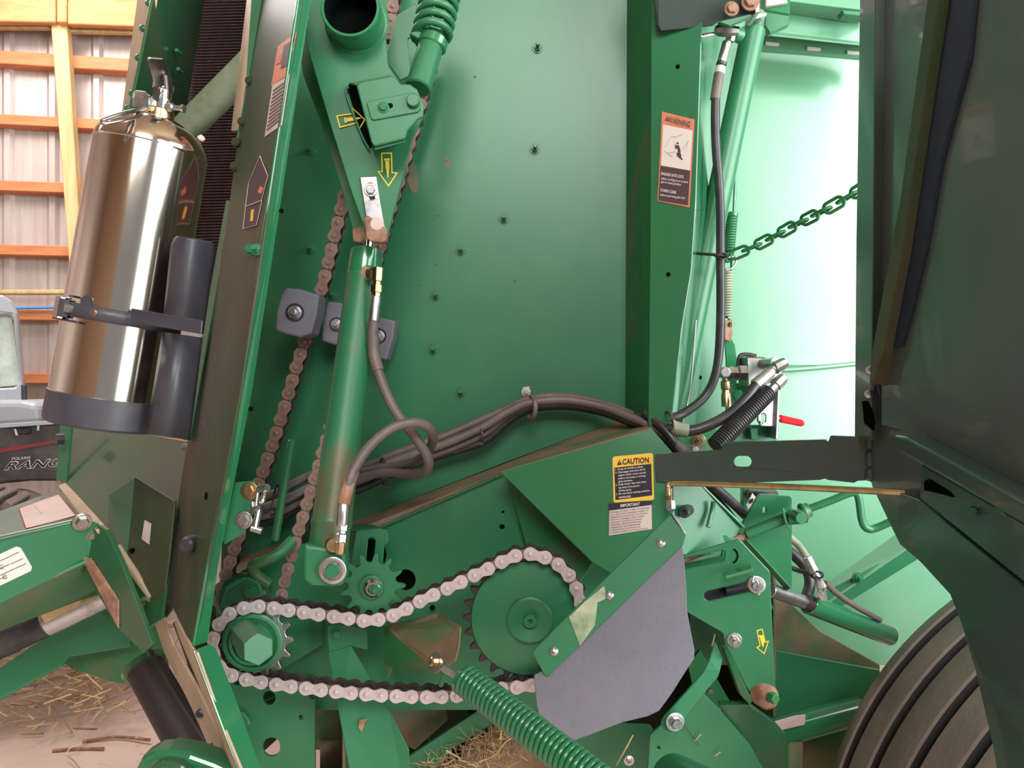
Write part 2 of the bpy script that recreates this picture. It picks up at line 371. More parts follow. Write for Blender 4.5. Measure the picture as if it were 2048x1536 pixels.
st = MB()
for i in range(420):
    x, y = random.uniform(-2.45, -1.6), random.uniform(3.0, 3.7); a = random.uniform(0, 6.28); L = random.uniform(.04, .14)
    p0 = Vector((x, y, random.uniform(.02, .16 + .30 * (y - 3.0)))) ; p1 = p0 + Vector((math.cos(a) * L, math.sin(a) * L, random.uniform(-.02, .05)))
    sweep(st, [p0, (p0 + p1) / 2, p1], random.uniform(.002, .004), random.choice(['straw', 'straw', 'straw_brown']), 4)
tag(st.build('straw_heap', loc=(-2, 3.3, 0)), 'golden straw heaped around the tyre of the parked vehicle', 'straw', kind='stuff')
# ---------------------------------------------------------------- main side panel
D0 = 1.52
v = thing('side_panel', 'large green steel side panel of the baler with a curved row of bolts', 'panel', P(1000, 600, D0))
plate('sheet', [(545, -260), (1262, -260), (1262, 520), (1262, 1000), (500, 1200), (440, 1200), (450, 900), (510, 400)], D0, .006, 'green', v, bevel=0)
bolts = [(1075, 96), (1070, 298), (1008, 437), (922, 500), (872, 590), (867, 698), (922, 783), (622, 302), (622, 498), (665, 590)]
b0 = None
for i, (x, y) in enumerate(bolts):
    if b0 is None: b0 = bolt('bolt', x, y, D0, .0075, 'green', v, stud=.016, washer=.011)
    else:
        c = b0.copy(); put(c, P(x, y, D0), v)
for x, y in ((893, 322), (840, 567), (872, 528), (848, 800), (950, 153), (877, 430), (1030, 560)):
    mb = MB(); lathe_to(mb, P(x, y, D0), Vector((0, -1, 0)), [(0, .0028), (.002, .002)], 'green_dusty', 8); mb.build('rivet', v)
for (x, y, r, s) in ((893, 323, 9, 1.3), (825, 352, 15, 2.2)):   # dried mud splats
    plate('mud_splat', [(x + (r * (1 + .25 * math.sin(i * 2.3)) * math.cos(a)) * .8 + a * 0, y + r * s * math.sin(a) + (r * .7 * math.cos(a))) for i, a in enumerate([k * .6283 for k in range(10)])], D0, .0005, 'green_dusty', v, off=.0006, bevel=0)
# seam strip: folded flange running down the right side of the panel
SEAM = Plane((1262, 0, 1.52), (1318, 0, 1.37), (1262, 900, 1.52))
quad3('seam_flange', [(1255, -260, 1.52), (1313, -260, 1.38), (1298, 860, 1.38), (1250, 860, 1.52)], .005, 'green_dirty', v)
for i in range(19):
    y = 18 + i * 60 - (i * i) * .5
    x = 1292 - y * .033
    plate('weld', [(x - 2, y - 14), (x + 2, y - 15), (x + 3, y + 14), (x - 2, y + 15)], Plane((1255, 0, 1.52), (1313, 0, 1.38), (1250, 860, 1.52)), .002, 'green_gloss', v, off=.0018, bevel=.0006)

# ---------------------------------------------------------------- corner channel post with the warning label
v = thing('corner_channel', 'folded green corner post carrying the tall warning label', 'post', P(1360, 840, 1.4))
KP = Plane((1310, 0, 1.38), (1402, 0, 1.355), (1300, 800, 1.38))
plate('face', [(1303, -200), (1412, -200), (1392, 400), (1383, 540), (1360, 680), (1340, 850), (1296, 850), (1300, 500)], KP, .005, 'green_gloss', v,
      holes=[circ(1355, 133, 4.5, n=10), circ(1336, 549, 4.5, n=10)])
quad3('side_fold', [(1403, 40, 1.358), (1440, 40, 1.62), (1432, 420, 1.60), (1392, 420, 1.36)], .004, 'green_gloss', v)
quad3('side_fold', [(1392, 420, 1.36), (1432, 420, 1.60), (1390, 850, 1.60), (1342, 850, 1.375)], .004, 'green_gloss', v)
for x, y in ((1355, 133), (1336, 549)):
    lathe('hole_shade', KP.at(x, y, -.006), KP.n, [(0, .005), (.001, .005)], 'dark_gap', v, 12)  # dark disc standing in for the shade in the hole
quad3('rear_web', [(1405, 60, 1.62), (1462, 60, 1.64), (1450, 860, 1.64), (1370, 860, 1.62)], .004, 'green', v)
lathe('hole_shade', P(1399, 755, 1.612), Vector((0, -1, 0)), [(0, .005), (.001, .005)], 'dark_gap', v, 12)
plate('top_bracket', [(1312, -200), (1512, -200), (1512, 26), (1436, 44), (1425, 52), (1322, 62), (1316, 50)], Plane((1312, 0, 1.34), (1512, 0, 1.34), (1312, 60, 1.36)), .03, 'green_shield', v)  # darker green stands in for shade falling from above
plate('bracket_lip', [(1436, 43), (1500, 28), (1504, 32), (1460, 52)], 1.33, .01, 'green', v)
plate('edge_strip', [(1510, -200), (1521, -200), (1520, 25), (1510, 26)], 1.33, .05, 'steel', v)
plate('rear_bracket', [(1524, -60), (1580, -60), (1580, 28), (1524, 18)], 1.5, .01, 'green_gloss', v)
plate('rear_bracket', [(1532, 24), (1580, 30), (1576, 40), (1580, 48), (1540, 66), (1530, 50)], 1.6, .02, 'green', v)
plate('worn_tag', [(1533, -10), (1570, -10), (1576, 5), (1532, 12)], 1.49, .01, 'label_pink', v)
bolt('bolt', 1463, 18, 1.33, .009, 'rust', v); bolt('bolt', 1500, 4, 1.33, .011, 'rust', v)
lb = label_plate('warning_label', KP, (1324, 223), (1389, 239), (1379, 415), (1315, 402), 'label_orange', v, off=.0012)
lb['label'] = 'orange and black warning label with a picture of a crouching person'
label_plate('picture_panel', KP, (1326, 249), (1385, 261), (1380, 341), (1322, 331), 'label_white', lb, off=.0022)
label_plate('text_panel', KP, (1321, 332), (1380, 342), (1376, 410), (1317, 400), 'label_maroon', lb, off=.0022)
def kt(nm, s, a, b, c, m, **k): text(nm, s, KP.at(*a, .0026), KP.at(*b, .0026), KP.at(*c, .0026), m, lb, **k)
kt('lettering', 'WARNING', (1337, 232), (1381, 243), (1336, 244), 'label_ink', bold=.02)
plate('warning_triangle', [(1334, 231), (1338, 241), (1330, 240)], KP, .0004, 'label_ink', lb, off=.0028, bevel=0)
kt('lettering', 'ENGAGE GATE LOCK', (1323, 344), (1368, 351), (1322.5, 350), 'label_white', bold=.02)
kt('lettering', 'before working on or around\ngate in raised position.', (1322.5, 354), (1376, 362), (1321.5, 367), 'label_white', bold=.01)
kt('lettering', 'STAND CLEAR', (1321.5, 377), (1353, 382), (1321, 383), 'label_white', bold=.02)
kt('lettering', 'before operating gate lock.', (1321, 387), (1371, 394), (1320.5, 393), 'label_white', bold=.01)
plate('pictogram', [(1350, 290), (1358, 291), (1361, 300), (1361, 307), (1363, 311), (1362, 314), (1366, 319), (1364, 320), (1354, 312), (1353, 306), (1356, 305), (1355, 297), (1350, 297)], KP, .0004, 'label_maroon', lb, off=.0028, bevel=0)
plate('pictogram', circ(1355, 286.5, 2.1, 2.4, n=10), KP, .0004, 'label_maroon', lb, off=.0028, bevel=0)
mb = MB()
for line in ([(1330, 296), (1343, 273), (1352, 274), (1366, 268)], [(1330, 302), (1345, 314), (1350, 303), (1338, 306)], [(1366, 298), (1372, 290), (1378, 280), (1374, 300)]):
    sweep(mb, [KP.at(x, y, .0028) for x, y in line], .0004, 'label_pink', 4)
mb.build('line_drawing', lb)

# ---------------------------------------------------------------- rear gate
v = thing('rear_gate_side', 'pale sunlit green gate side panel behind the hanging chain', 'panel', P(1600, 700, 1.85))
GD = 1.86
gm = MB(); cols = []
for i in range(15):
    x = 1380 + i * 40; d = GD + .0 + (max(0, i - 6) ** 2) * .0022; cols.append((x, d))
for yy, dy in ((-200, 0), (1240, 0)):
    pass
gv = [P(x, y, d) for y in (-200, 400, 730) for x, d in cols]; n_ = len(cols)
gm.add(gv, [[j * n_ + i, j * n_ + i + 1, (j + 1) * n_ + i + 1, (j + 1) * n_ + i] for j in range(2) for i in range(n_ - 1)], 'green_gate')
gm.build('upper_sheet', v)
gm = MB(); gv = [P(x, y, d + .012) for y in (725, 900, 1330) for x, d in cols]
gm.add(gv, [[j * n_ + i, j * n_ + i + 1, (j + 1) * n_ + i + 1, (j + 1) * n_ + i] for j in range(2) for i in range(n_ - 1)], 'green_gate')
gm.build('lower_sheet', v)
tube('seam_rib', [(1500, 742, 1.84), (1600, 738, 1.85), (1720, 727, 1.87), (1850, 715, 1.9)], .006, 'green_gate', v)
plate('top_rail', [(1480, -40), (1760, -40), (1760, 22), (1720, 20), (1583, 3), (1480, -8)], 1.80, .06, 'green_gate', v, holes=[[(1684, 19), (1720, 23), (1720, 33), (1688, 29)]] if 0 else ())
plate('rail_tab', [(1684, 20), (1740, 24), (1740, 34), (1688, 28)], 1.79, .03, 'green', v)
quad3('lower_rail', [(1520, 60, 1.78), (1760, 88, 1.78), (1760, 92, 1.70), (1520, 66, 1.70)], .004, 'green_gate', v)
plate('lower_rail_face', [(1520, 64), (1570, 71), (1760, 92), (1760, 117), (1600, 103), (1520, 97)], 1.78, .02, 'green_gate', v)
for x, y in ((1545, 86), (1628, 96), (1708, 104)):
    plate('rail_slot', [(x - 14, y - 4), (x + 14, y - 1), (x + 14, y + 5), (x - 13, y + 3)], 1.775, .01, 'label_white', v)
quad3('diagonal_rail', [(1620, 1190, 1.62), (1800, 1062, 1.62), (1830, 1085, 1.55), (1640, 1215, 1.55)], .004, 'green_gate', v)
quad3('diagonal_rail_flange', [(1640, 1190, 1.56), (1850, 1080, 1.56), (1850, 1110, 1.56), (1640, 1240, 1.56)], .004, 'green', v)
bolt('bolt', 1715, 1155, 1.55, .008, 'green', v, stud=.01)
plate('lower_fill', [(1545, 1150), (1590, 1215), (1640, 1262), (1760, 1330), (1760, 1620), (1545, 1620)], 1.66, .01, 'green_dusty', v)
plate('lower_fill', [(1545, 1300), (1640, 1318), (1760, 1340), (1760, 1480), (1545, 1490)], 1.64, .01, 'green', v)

# ---------------------------------------------------------------- long drive chains
def chain_link_mesh(p, hw, inner, m, th=.003, gap=.009):
    mb = MB(); n = 9; out = []
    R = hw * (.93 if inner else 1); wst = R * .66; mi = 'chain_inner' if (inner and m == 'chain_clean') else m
    for i in range(n + 1): a = -math.pi / 2 + math.pi * i / n; out.append((p / 2 + R * math.cos(a), R * math.sin(a)))
    out.append((0, wst))
    for i in range(n + 1): a = math.pi / 2 + math.pi * i / n; out.append((-p / 2 + R * math.cos(a), R * math.sin(a)))
    out.append((0, -wst))
    g = gap - (th + .0012 if inner else 0)
    for y in (-g - th, g):
        prism(mb, [Vector((a, y, b)) for a, b in out], Vector((0, -1, 0)), th, mi if y < 0 else 'chain_dark')  # far plates get a dark colour in place of the shadow behind
    for sx in (-p / 2, p / 2):
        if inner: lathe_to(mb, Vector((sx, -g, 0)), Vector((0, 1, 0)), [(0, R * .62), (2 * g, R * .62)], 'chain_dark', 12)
        else: lathe_to(mb, Vector((sx, -g - th - .0022, 0)), Vector((0, 1, 0)), [(0, R * .26), (.0006, R * .34), (2 * g + 2 * th + .004, R * .34)], m, 10)
    return mb
def chain(v, path, pitch, hw, m, closed=False, gap=.009):
    pts = smooth_path(path, 10)
    if closed: pts.append(pts[0])
    # walk with a chord of one pitch
    L = [0]
    for a, b in zip(pts, pts[1:]): L.append(L[-1] + (b - a).length)
    tot = L[-1]
    if closed: cnt = round(tot / pitch / 2) * 2; pitch = tot / cnt
    else: cnt = int(tot / pitch)
    def at(s):
        s = min(max(s, 0), tot); i = 0
        lo, hi = 0, len(L) - 2
        while lo < hi:
            md = (lo + hi + 1) // 2
            if L[md] <= s: lo = md
            else: hi = md - 1
        t = (s - L[lo]) / max(L[lo + 1] - L[lo], 1e-9); return pts[lo].lerp(pts[lo + 1], t)
    protos = []
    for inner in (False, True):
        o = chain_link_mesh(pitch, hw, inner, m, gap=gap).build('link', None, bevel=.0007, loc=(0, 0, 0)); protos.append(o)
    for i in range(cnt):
        A, B = at(i * pitch), at((i + 1) * pitch); c = (A + B) / 2; d = B - A
        o = protos[i % 2] if i < 2 else protos[i % 2].copy()
        if i < 2: o.parent = v; o.location = c - LOC[v.name]
        else: put(o, c, v)
        o.rotation_mode = 'XYZ'; o.rotation_euler = (0, -math.atan2(d.z, d.x), 0)
    return pitch
CP = .0254
v = thing('drive_chain', 'dirty brown roller chain strand running down beside the front post to the lower sprocket', 'chain', P(560, 800, 1.42))
chain(v, [P(x, y, 1.42) for x, y in ((690, 395), (672, 470), (645, 580), (600, 720), (567, 830), (530, 940), (480, 1075), (455, 1150), (436, 1225))], CP, .0125, 'chain_dirty')
v = thing('drive_chain', 'dirty brown roller chain strand passing behind the hydraulic cylinder', 'chain', P(700, 600, 1.45))
chain(v, [P(x, y, 1.45) for x, y in ((800, -60), (790, 0), (775, 90))], CP, .0125, 'chain_dirty')
chain(v, [P(x, y, 1.45) for x, y in ((868, 110), (850, 180), (828, 262), (800, 360), (768, 470), (735, 600), (690, 760), (640, 930), (600, 1060), (575, 1150), (555, 1240))], CP, .0125, 'chain_dirty')

# chain guide blocks
def guide_block(pts, d, bx, by, lab, br=.011):
    v = thing('chain_guide_block', lab, 'guide block', pl(d).at(bx, by), 'black rubber chain guide blocks')
    plate('block', pts, d, .055, 'rubber', v, bevel=.004, seg=3)
    lathe('recess', pl(d).at(bx, by, .001), Vector((0, -1, 0)), [(0, br * 1.5), (.0008, br * 1.5)], 'rubber_black', v, 24)
    bolt('bolt', bx, by, Plane(pl(d).p.y - .001), br, 'zinc', v, stud=.006, wm='zinc', washer=br * 1.15)
guide_block([(572, 575), (600, 578), (638, 590), (633, 630), (622, 668), (600, 675), (570, 668), (550, 660), (553, 620), (562, 590)], 1.36, 590, 625, 'black rubber guide block left of the brown chain, with a silver nut')
guide_block([(655, 603), (690, 606), (715, 612), (705, 692), (670, 690), (643, 682), (645, 640)], 1.44, 673, 649, 'black rubber guide block half hidden behind the left edge of the cylinder', .009)
guide_block([(740, 630), (790, 641), (786, 675), (772, 720), (745, 715), (728, 700)], 1.44, 757, 672, 'black rubber guide block right of the cylinder, dusty at its lower tip', .010)

# ---------------------------------------------------------------- belts and front left structure
v = thing('bale_belt', 'dark brown ribbed bale belt seen behind the fire extinguisher', 'belt', P(450, 200, 1.75))
BP = Plane((400, 0, 2.0), (520, 0, 1.75), (330, 560, 2.0))
mb = MB()
cor = [(390, -120), (560, -120), (560, 640), (300, 640)]
prism(mb, [BP.at(*c) for c in cor], BP.n, .01, 'belt'); mb.build('carcass', v)
mb = MB()
for r in range(-120, 560, 6):
    y = r; xl = 392 - max(0, y) * .06; A = BP.at(xl, y + 4, .004); B = BP.at(560, y, .004)
    sweep(mb, [A, B], .0022, 'belt', 5)
tag(mb.build('rib_texture', v), None, None, kind='stuff')
v = thing('round_tube', 'dull grey green round cross tube behind the extinguisher shoulder', 'tube', P(430, 190, 1.5))
rod('tube_body', (300, 330, 1.62), (560, 70, 1.52), .030, 'pipe_grey', v)
v = thing('left_upright', 'dark green upright plate with a beige edge above the extinguisher', 'post', P(320, 230, 1.75))
plate('edge_face', [(282, -60), (318, -60), (308, 10), (282, 130), (262, 215), (255, 300), (228, 300), (243, 225)], Plane((240, 0, 1.62), (310, 0, 1.52), (240, 300, 1.62)), .006, 'beige_paint', v)
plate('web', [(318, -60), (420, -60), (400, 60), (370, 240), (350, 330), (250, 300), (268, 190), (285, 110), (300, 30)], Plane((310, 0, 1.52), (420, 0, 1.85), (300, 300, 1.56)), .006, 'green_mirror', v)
for x, y in ((288, 58), (279, 117), (267, 188), (258, 218), (300, 8)):
    lathe('edge_bolt', P(x, y, 1.53), Vector((-.3, -1, 0)), [(0, .007), (.006, .007), (.008, .004)], 'green', v, 10)
for x, y in ((361, 108), (364, 145)): lathe('rivet', P(x, y, 1.65), Vector((0, -1, 0)), [(0, .004), (.02, .004)], 'green', v, 8)

# front post
v = thing('front_post', 'long leaning green front frame post with safety labels on its face', 'post', P(420, 1290, 1.12))
ridge = [(603, -40, 1.10), (541, 380, 1.10), (481, 780, 1.10), (413, 1150, 1.10), (387, 1294, 1.10)]
outer = [(628, -40, 1.13), (566, 380, 1.13), (505, 780, 1.13), (437, 1130, 1.13), (416, 1284, 1.13)]
mb = MB(); k = 5
prism(mb, [P(*a) for a in ridge] + [P(*a) for a in outer[::-1]], (P(*ridge[1]) - P(*ridge[0])).cross(P(*outer[0]) - P(*ridge[0])).normalized() * (1), .004, 'green_gloss')
mb.build('bright_edge', v, bevel=.001, smooth=False)
FP = Plane((603, 0, 1.102), (515, 0, 1.36), (388, 1290, 1.102))
plate('face', [(523, -60), (610, -60), (601, 0), (540, 380), (480, 780), (412, 1150), (387, 1290), (372, 1272), (345, 1215), (326, 1240), (350, 1050), (372, 900), (395, 740), (420, 600), (450, 470), (478, 260), (500, 110)], FP, .004, 'green_olive', v)
quad3('rear_flange', [(500, -60, 1.40), (520, -60, 1.36), (478, 260, 1.34), (462, 262, 1.40)], .004, 'beige_paint', v)
quad3('return_flange', [(506, -60, 1.33), (534, -60, 1.33), (503, 190, 1.33), (490, 186, 1.33)], .004, 'green', v)
quad3('return_flange', [(490, 186, 1.33), (507, 190, 1.33), (495, 284, 1.33), (470, 286, 1.33)], .004, 'green', v)
quad3('lower_flange', [(452, 400, 1.35), (464, 402, 1.32), (380, 880, 1.28), (366, 880, 1.31)], .004, 'green', v)
for x, y in ((502, 163), (487, 245), (475, 287), (472, 335)): lathe('edge_bolt', P(x, y, 1.32), Vector((-.2, -1, .1)), [(0, .008), (.007, .008), (.010, .005)], 'green_olive', v, 12)
def fpl(nm, pts, m, off=.001, par=v): return plate(nm, pts, FP, .0006, m, par, off=off, bevel=0)
lb = fpl('warning_sticker', [(556, 92), (592, 66), (572, 155), (542, 172)], 'label_orange')
fpl('picture_panel', [(567, 92), (589, 77), (575, 130), (561, 137)], 'label_maroon', .0018, lb)
fpl('red_mark', [(557, 112), (566, 105), (561, 125), (552, 130)], 'label_red', .0018, lb)
lb = fpl('text_sticker', [(545, 168), (578, 148), (563, 250), (529, 274)], 'label_pink')
for i in range(11):
    t = (i + 1) / 12.5; fpl('print_line', [(545 - 16 * t + 2, 172 + 98 * t), (576 - 15 * t - 3, 153 + 95 * t), (576 - 15 * t - 3, 156 + 95 * t), (545 - 16 * t + 2, 175 + 98 * t)], 'label_ink', .0018, lb)
lb = fpl('diamond_sticker', [(520, 312), (536, 352), (523, 400), (491, 413), (497, 366)], 'label_maroon')
mb = MB(); sweep(mb, [FP.at(x, y, .0018) for x, y in ((520, 312), (536, 352), (523, 400), (491, 413), (497, 366), (520, 312))], .0006, 'label_pink', 4); mb.build('outline', lb)
fpl('orange_mark', [(520, 372), (527, 376), (522, 388), (515, 385)], 'label_orange', .0018, lb)
lb = fpl('square_sticker', [(491, 414), (524, 401), (513, 450), (486, 458)], 'label_maroon')
mb = MB(); sweep(mb, [FP.at(x, y, .0018) for x, y in ((491, 414), (524, 401), (513, 450), (486, 458), (491, 414))], .0006, 'label_pink', 4); mb.build('outline', lb)
fpl('yellow_mark', [(502, 420), (507, 418), (505, 442), (500, 443)], 'caution_yellow', .0018, lb)
bolt('bolt', 500, 499, Plane(1.13), .006, 'green', v); bolt('bolt', 513, 499, Plane(1.10), .006, 'green', v, stud=.01)
tube('bolt_shank', [(496, 496, 1.15), (515, 499, 1.11)], .004, 'green', v)
tube('scribed_line', [(499, 520, 1.17), (484, 592, 1.17)], .0008, 'dark_gap', v)
lathe('slot_hole', FP.at(412, 992, .001), FP.n, [(0, .006), (.0008, .006)], 'dark_gap', v, 12)
lathe('bump_stop', FP.at(388, 1086, 0), Vector((-.35, -1, 0)), [(0, .013), (.016, .013), (.02, .010)], 'plastic_black', v, 20)
for x, y in ((563, 422), (502, 818)): lathe('slot_hole', P(x, y, 1.13), Vector((0, -1, 0)), [(0, .004), (.001, .004)], 'dark_gap', v, 8)
# lower bent post
v = thing('lower_post', 'bright green lower frame post running to the bottom edge beside the hex shaft', 'post', P(450, 1450, 1.05))
plate('bright_face', [(388, 1300), (420, 1287), (432, 1296), (470, 1390), (545, 1600), (500, 1600), (440, 1440)], Plane((388, 1300, 1.09), (420, 1287, 1.12), (500, 1600, 1.03)), .004, 'green_gloss', v)
plate('side_face', [(386, 1300), (392, 1306), (440, 1442), (505, 1600), (476, 1600), (440, 1500), (400, 1400), (372, 1320), (345, 1245), (352, 1240)], Plane((388, 1300, 1.09), (345, 1245, 1.30), (500, 1600, 1.03)), .004, 'beige_paint', v)
plate('inner_strip', [(298, 1215), (318, 1216), (345, 1290), (395, 1380), (440, 1470), (480, 1600), (452, 1600), (420, 1500), (380, 1410), (330, 1310)], Plane((300, 1220, 1.34), (345, 1290, 1.26), (452, 1600, 1.25)), .005, 'beige_paint', v)
for x, y in ((402, 1425), (430, 1490), (440, 1515), (450, 1528)): lathe('edge_bolt', P(x, y, 1.22), Vector((0, -1, 0)), [(0, .007), (.006, .007), (.008, .004)], 'plastic_black', v, 10)
lathe('pivot_cap', P(298, 1205, 1.26), Vector((0, -1, 0)), [(0, .013), (.012, .013), (.014, .010), (.014, .007), (.008, .006)], 'green_dusty', v, 20)

# gussets and drawbar side, lower left
v = thing('drawbar_shield', 'shiny olive green guard below the extinguisher mirroring the bright floor', 'shield', P(260, 1000, 1.3))
MP = Plane((150, 900, 1.75), (372, 885, 1.40), (320, 1210, 1.22))
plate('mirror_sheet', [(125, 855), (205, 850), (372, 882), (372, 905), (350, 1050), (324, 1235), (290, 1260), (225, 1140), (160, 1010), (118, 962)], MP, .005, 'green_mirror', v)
quad3('rear_edge', [(120, 850, 1.72), (142, 852, 1.70), (132, 965, 1.70), (112, 960, 1.72)], .006, 'green', v)
lathe('edge_knob', P(127, 878, 1.68), Vector((-1, -1, 0)), [(0, .012), (.015, .012)], 'plastic_black', v, 12)
lathe('edge_pin', P(372, 893, 1.38), Vector((.2, -1, 0)), [(0, .006), (.012, .006), (.014, .004)], 'steel', v, 10)
quad3('gusset_side', [(218, 990, 1.40), (270, 953, 1.33), (254, 1108, 1.29), (214, 1090, 1.40)], .004, 'green', v)
GP = Plane((270, 953, 1.33), (350, 1002, 1.27), (256, 1105, 1.29))
plate('gusset_face', [(270, 953), (350, 1002), (338, 1120), (324, 1222), (300, 1190), (254, 1108)], GP, .004, 'green_olive', v)
lb = plate('small_sticker', [(289, 1040), (302, 1047), (298, 1089), (283, 1078)], GP, .0008, 'label_pink', v, off=.001, bevel=0)
lathe('slot_hole', P(266, 1100, 1.285), Vector((0, -1, 0)), [(0, .004), (.006, .004)], 'dark_gap', v, 10)
tube('weld_rod', [(235, 1095, 1.29), (265, 1140, 1.27), (305, 1195, 1.25)], .007, 'beige_paint', v)

v = thing('drawbar', 'green drawbar box arm with a white label entering from the left edge', 'arm', P(60, 1120, 1.25))
TOPP = Plane((0, 1073, 1.15), (165, 1037, 1.22), (118, 978, 1.50))
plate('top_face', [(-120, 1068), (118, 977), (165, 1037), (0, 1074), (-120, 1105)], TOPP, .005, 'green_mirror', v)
lb = plate('top_sticker', [(38, 1016), (117, 988), (152, 1031), (52, 1057)], TOPP, .0006, 'label_pink', v, off=.001, bevel=0)
mb = MB(); sweep(mb, [TOPP.at(x, y, .0018) for x, y in ((38, 1016), (117, 988), (152, 1031), (52, 1057), (38, 1016))], .0006, 'label_red', 4); sweep(mb, [TOPP.at(x, y, .0018) for x, y in ((66, 1008), (84, 1027))], .0005, 'label_white', 4); mb.build('outline', lb)
AP = Plane((0, 1073, 1.15), (165, 1037, 1.22), (0, 1300, 1.20))
plate('front_face', [(-120, 1102), (0, 1074), (165, 1037), (205, 1052), (232, 1110), (228, 1130), (185, 1120), (0, 1208), (-120, 1262)], AP, .006, 'green', v)
plate('lower_face', [(-120, 1262), (0, 1206), (185, 1120), (230, 1112), (232, 1160), (190, 1190), (0, 1262), (-120, 1320)], Plane((0, 1206, 1.19), (185, 1120, 1.24), (0, 1262, 1.32)), .006, 'green_dirty', v)
plate('end_flange', [(116, 972), (130, 965), (150, 985), (207, 1048), (192, 1062), (165, 1037)], Plane((116, 972, 1.50), (130, 965, 1.50), (200, 1055, 1.23)), .008, 'beige_paint', v)
bolt('cap_screw', 164, 1044, AP, .010, 'steel', v, off=.004); bolt('clip_nut', 184, 1071, AP, .006, 'green_dusty', v)
LBA = AP
lb = plate('serial_label', [(-60, 1136), (33, 1093), (42, 1096), (64, 1134), (62, 1142), (-60, 1200)], AP, .0006, 'label_white', v, off=.001, bevel=0)
mb = MB()
for a, b in (((0, 1122), (38, 1104)), ((0, 1137), (20, 1128)), ((22, 1128), (46, 1117)), ((0, 1151), (52, 1127)), ((0, 1158), (12, 1153))): sweep(mb, [AP.at(*a, .0017), AP.at(*b, .0017)], .0005, 'label_ink', 4)
for cx, cy in ((3, 1134), (10, 1154)): sweep(mb, [AP.at(x, y, .0017) for x, y in circ(cx, cy, 4, n=8)], .0005, 'label_ink', 4)
mb.build('print', lb)
v = thing('drawbar_brace', 'dark green angled brace crossing over the striped hose', 'brace', P(200, 1200, 1.2))
plate('plate', [(158, 1108), (196, 1050), (212, 1060), (240, 1120), (275, 1210), (305, 1290), (285, 1305), (236, 1258), (190, 1180), (165, 1150)], Plane((158, 1108, 1.26), (240, 1120, 1.20), (290, 1300, 1.17)), .008, 'green_mirror', v)
quad3('lip', [(158, 1108, 1.245), (184, 1120, 1.235), (236, 1200, 1.20), (236, 1258, 1.20)], .004, 'rust', v)
v = thing('striped_hose', 'thick black hose with an orange and silver sleeve at lower left', 'hose', P(100, 1240, 1.35))
rod('hose_body', (-80, 1325, 1.38), (95, 1243, 1.42), .027, 'rubber_black', v)
rod('silver_sleeve', (88, 1247, 1.415), (215, 1187, 1.45), .0265, 'zinc', v)
quad3('orange_wrap', [(80, 1226, 1.40), (198, 1173, 1.44), (204, 1188, 1.42), (88, 1246, 1.385)], .002, 'wrap_orange', v)
v = thing('drawbar_rail', 'bright green lower drawbar rail running off the left edge', 'arm', P(40, 1340, 1.3))
plate('rail_face', [(-120, 1395), (0, 1335), (95, 1270), (215, 1200), (262, 1250), (262, 1290), (140, 1310), (125, 1328), (0, 1396), (-120, 1465)], Plane((0, 1335, 1.44), (140, 1260, 1.50), (0, 1396, 1.40)), .008, 'green', v)
bm_ = [(126, 1326), (150, 1250), (230, 1200), (300, 1230), (330, 1300), (340, 1372), (262, 1371), (220, 1363), (175, 1348), (142, 1338)]
plate('belly_plate', bm_, Plane(1.53), .008, 'green_dirty', v)
v = thing('pickup_roller', 'dark brown roller slanting down to the bottom edge at lower left', 'roller', P(350, 1430, 1.35))
A, B = P(290, 1335, 1.42), P(440, 1600, 1.30)
lathe('drum', A, B - A, [(0, .030), (.003, .034), ((B - A).length, .036)], 'chain_dark', v, 32)
lathe('end_collar', A - (B - A).normalized() * .012, B - A, [(0, .030), (.004, .040), (.014, .040), (.016, .034)], 'green_mirror', v, 28)
tube('wear_strip', [(300, 1300, 1.385), (345, 1380, 1.345), (420, 1500, 1.29), (470, 1590, 1.25)], .004, 'chain_dark', v)
v = thing('rounded_guard', 'rounded bright green guard nose at the bottom edge left of the post', 'guard', P(350, 1536, 1.1))
gp = [(255, 1620), (266, 1545), (280, 1518), (305, 1504), (335, 1501), (380, 1508), (430, 1526), (470, 1545), (480, 1620)]
plate('nose', gp, 1.12, .05, 'green_gloss', v, bevel=.012, seg=4)
plate('inner_nose', [(288, 1620), (298, 1540), (320, 1525), (360, 1528), (390, 1560), (395, 1620)], 1.10, .02, 'green_mirror', v, bevel=.006, seg=3)

# ---------------------------------------------------------------- fire extinguisher
T, Bt = P(310, 262, 1.14), P(209, 842, 1.14); ax = (Bt - T); Lx = ax.length; axn = ax.normalized(); R = .0795
v = thing('fire_extinguisher', 'polished stainless steel fire extinguisher strapped upright at the left', 'fire extinguisher', Bt)
prof = [(-.020, .016), (-.018, .030), (-.010, .050), (.004, .068), (.020, .0775), (.032, R), (Lx - .035, R)]
lathe('tank', T, ax, prof, 'stainless', v, 72, angle=60)
lathe('base_band', T + axn * (Lx - .040), ax, [(0, R), (.001, R + .002), (.042, R + .002), (.046, R - .002)], 'plastic_black', v, 72)
lathe('weld_line', T + axn * .030, ax, [(0, R), (.0006, R + .0008), (.002, R + .0008), (.0026, R)], 'chrome', v, 72, closed=False)
N0 = P(318, 236, 1.14)
lathe('neck_collar', N0 - Vector((0, 0, .012)), Vector((.10, 0, 1)), [(-.004, .019), (.002, .0195), (.022, .0195), (.024, .018)], 'brass', v, 28)
N1 = P(321, 222, 1.14)
lathe('valve_body', N1, Vector((.12, 0, 1)), [(0, .0155), (.003, .0165), (.016, .0165), (.018, .0125), (.030, .0125), (.032, .0145), (.040, .0145), (.042, .011)], 'chrome', v, 28)
K0 = P(300, 206, 1.12)
lathe('gauge_nut', K0, Vector((-1, -.25, .03)), [(0, .011), (.006, .0165), (.018, .0165), (.021, .013)], 'steel', v, 8, angle=20)
